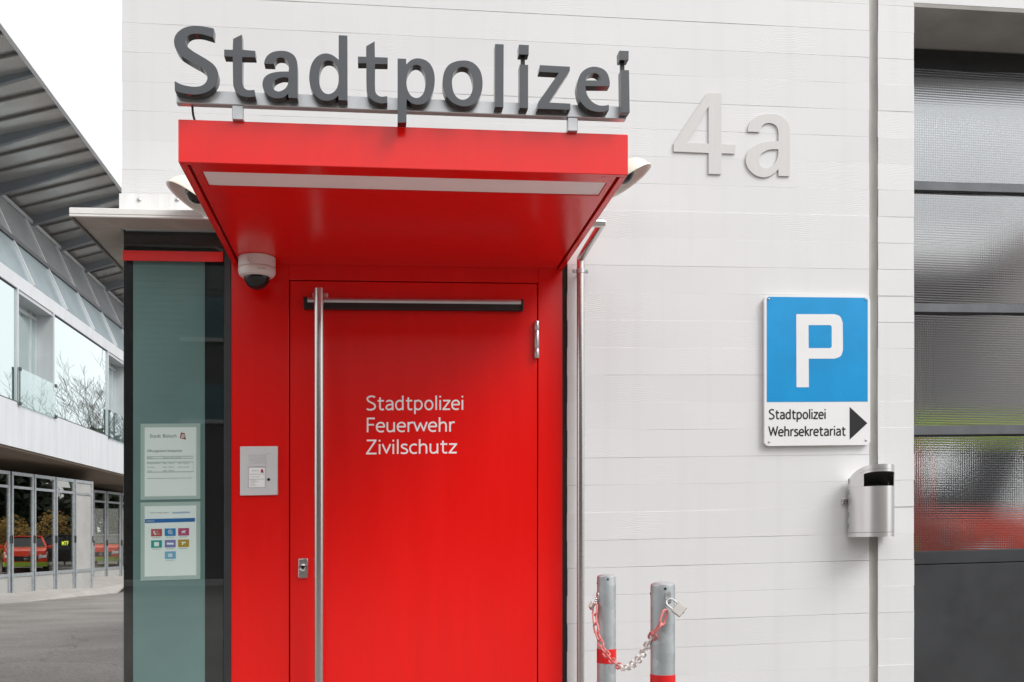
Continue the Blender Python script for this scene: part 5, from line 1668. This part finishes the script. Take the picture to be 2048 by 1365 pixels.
def bare_tree(x, y, h, seed, label):
    r_ = random.Random(seed)
    z0 = gz(y, x) - 0.1
    t = thing('bare_tree', label, 'tree', (x, y, z0), 'bare trees beyond the yard')
    tr, br = MB(), MB()
    def grow(p, d, L, r, lvl, mb):
        pts, rs = [p], [r]
        n_ = 4 if lvl < 3 else 3
        for k_ in range(n_):
            d = (d + Vector((r_.uniform(-.16, .16), r_.uniform(-.16, .16), r_.uniform(-.02, .12)))).normalized()
            pts.append(pts[-1] + d*L/n_); rs.append(max(0.007, r*(1 - 0.5*(k_+1)/n_)))
        mb.tube(pts, rs, 7 if lvl == 0 else (5 if lvl < 3 else 3), caps=False)
        if lvl >= 5: return
        kids = 6 if lvl == 0 else r_.choice((2, 3, 3))
        for k_ in range(kids):
            f = r_.uniform(0.35, 1.0) if lvl else 0.35 + 0.65*k_/kids
            i_ = min(n_ - 1, int(f*n_)); q = pts[i_].lerp(pts[i_+1], f*n_ - i_)
            a_ = r_.uniform(0, 2*pi)
            side = Vector((cos(a_), sin(a_), r_.uniform(0.15, 0.7)))
            grow(q, (d*0.55 + side*0.75).normalized(), L*r_.uniform(0.48, 0.66), rs[i_]*0.58, lvl + 1, br)
        grow(pts[-1], d, L*0.6, rs[-1]*0.9, lvl + 1, br)
    grow(Vector((x, y, z0)), Vector((0, 0, 1)), h*0.45, h*0.009, 0, tr)
    tr.build('trunk', M['bark'], t, shear=False, fix=False)
    br.build('crown', M['bark'], t, shear=False, fix=False)
bare_tree(-2.9, 56.6, 12.5, 3, 'smaller bare tree mirrored in the wide upper window')
bare_tree(-4.0, 56.2, 15.5, 11, 'tall bare tree mirrored beside the window mullion')
bare_tree(-5.2, 57.5, 13.0, 23, 'bare tree mirrored in the far recessed window')

def leafy(name, label, cat, cx, cy, halfx, halfy, hgt, ang, n_, size, mat, seed, blob=1.0):
    r_ = random.Random(seed)
    z0 = gz(cy)
    t = thing(name, label, cat, (cx, cy, z0))
    u = Vector((cos(ang), sin(ang), 0)); v = Vector((-u.y, u.x, 0))
    blobs = [(r_.uniform(-1, 1)*halfx, r_.uniform(-0.5, 0.5)*halfy, r_.uniform(0.25, 0.85)*hgt, r_.uniform(0.18, 0.34)*hgt) for _ in range(max(8, int(halfx*3)))]
    b = MB()
    for _ in range(n_):
        bx_, by_, bz_, br_ = r_.choice(blobs)
        d = Vector((r_.gauss(0, 1), r_.gauss(0, 1), r_.gauss(0, 1))).normalized() * br_ * r_.uniform(0.55, 1.08)
        p = Vector((cx, cy, z0)) + u*(bx_ + d.x) + v*(by_ + d.y) + Vector((0, 0, max(0.05, bz_ + d.z)))
        a = Vector((r_.gauss(0, 1), r_.gauss(0, 1), r_.gauss(0, 1))).normalized(); c2 = a.orthogonal().normalized()
        s_ = size*r_.uniform(0.6, 1.4)
        b.add([p - a*s_, p + c2*s_*0.5, p + a*s_, p - c2*s_*0.5], [(0, 1, 2, 3)])
    b.build('foliage', mat, t, shear=False, smooth=False, fix=False)
    b = MB()
    for k_ in range(max(3, int(halfx*1.2))):
        s0 = Vector((cx, cy, z0)) + u*halfx*(-0.8 + 1.6*k_/max(2, int(halfx*1.2) - 1))
        b.tube([s0, s0 + Vector((r_.uniform(-.3, .3), r_.uniform(-.3, .3), hgt*0.75))], [hgt*0.02, hgt*0.008], 6)
    b.build('stem', M['bark'], t, shear=False)
leafy('forsythia_bush', 'yellow blossoming bush mirrored in the left garage doors', 'bush', 3.6, 46.4, 2.4, 1.3, 2.5, radians(-37), 5200, 0.07, M['leaf_yellow'], 5)
leafy('evergreen_hedge', 'tall dark evergreen hedge mirrored in the garage doors', 'hedge', 9.0, 57.0, 19.0, 3.0, 7.6, radians(-27), 34000, 0.45, M['leaf_dark'], 9)

# ------------------------------------------------------------------ the house across the street, seen only mirrored in the window
OY = -18.4
oh = thing('brown_house', 'dark brown sided house across the street mirrored in the black window', 'building', (0, OY, 0))
b = MB(); b.box(-30, -2.4, OY - 8, OY, -0.3, 7.5); b.box(-2.4, 26, OY - 8, OY - 0.001, -0.3, 6.3); b.build('wall', M['siding'], oh, shear=False, smooth=False)
for k in range(48):
    z = 0.45 + k*0.145
    xr_ = 26 if z < 6.1 else -2.4
    b = MB(); b.hexa([(-30, OY + 0.001, z), (xr_, OY + 0.001, z), (xr_, OY + 0.035, z), (-30, OY + 0.035, z), (-30, OY + 0.001, z + 0.14), (xr_, OY + 0.001, z + 0.14), (xr_, OY + 0.012, z + 0.14), (-30, OY + 0.012, z + 0.14)])
    b.build('siding_board', M['siding'], oh, shear=False, smooth=False)
for xa, xb, zr in ((-30.6, -2.1, 7.5), (-2.08, 26.6, 6.3)):
    b = MB(); b.box(xa, xb, OY - 8.6, OY + 0.35, zr, zr + 0.2); b.build('roof', M['purlin'], oh, shear=False, smooth=False)
for xw in (-16, -10, -3.55, 3.0, 9.0, 15.0):
    for z0, z1 in ((5.55, 6.5), (3.7, 4.5)):
        if z0 > 5 and xw > -2: continue
        b = MB(); b.box(xw - 0.75, xw + 0.75, OY + 0.036, OY + 0.08, z0, z1); wn = b.build('window', M['shutter'], oh, shear=False, smooth=False)
        for k in range(int((z1 - z0) / 0.1)):
            b = MB(); b.box(xw - 0.73, xw + 0.73, OY + 0.081, OY + 0.10, z0 + 0.02 + k*0.1, z0 + 0.09 + k*0.1); b.build('slat', M['shutter'], wn, shear=False, smooth=False)
        b = MB(); b.box(xw - 0.85, xw + 0.85, OY + 0.036, OY + 0.2, z0 - 0.09, z0 - 0.002); b.build('sill', M['sill'], wn, shear=False, smooth=False)
b = MB(); b.box(-60, 60, -18.0, -17.7, -0.1, 0.13, 0.02); tag(b.build('kerb', M['kerb'], None, shear=False), kind='structure')
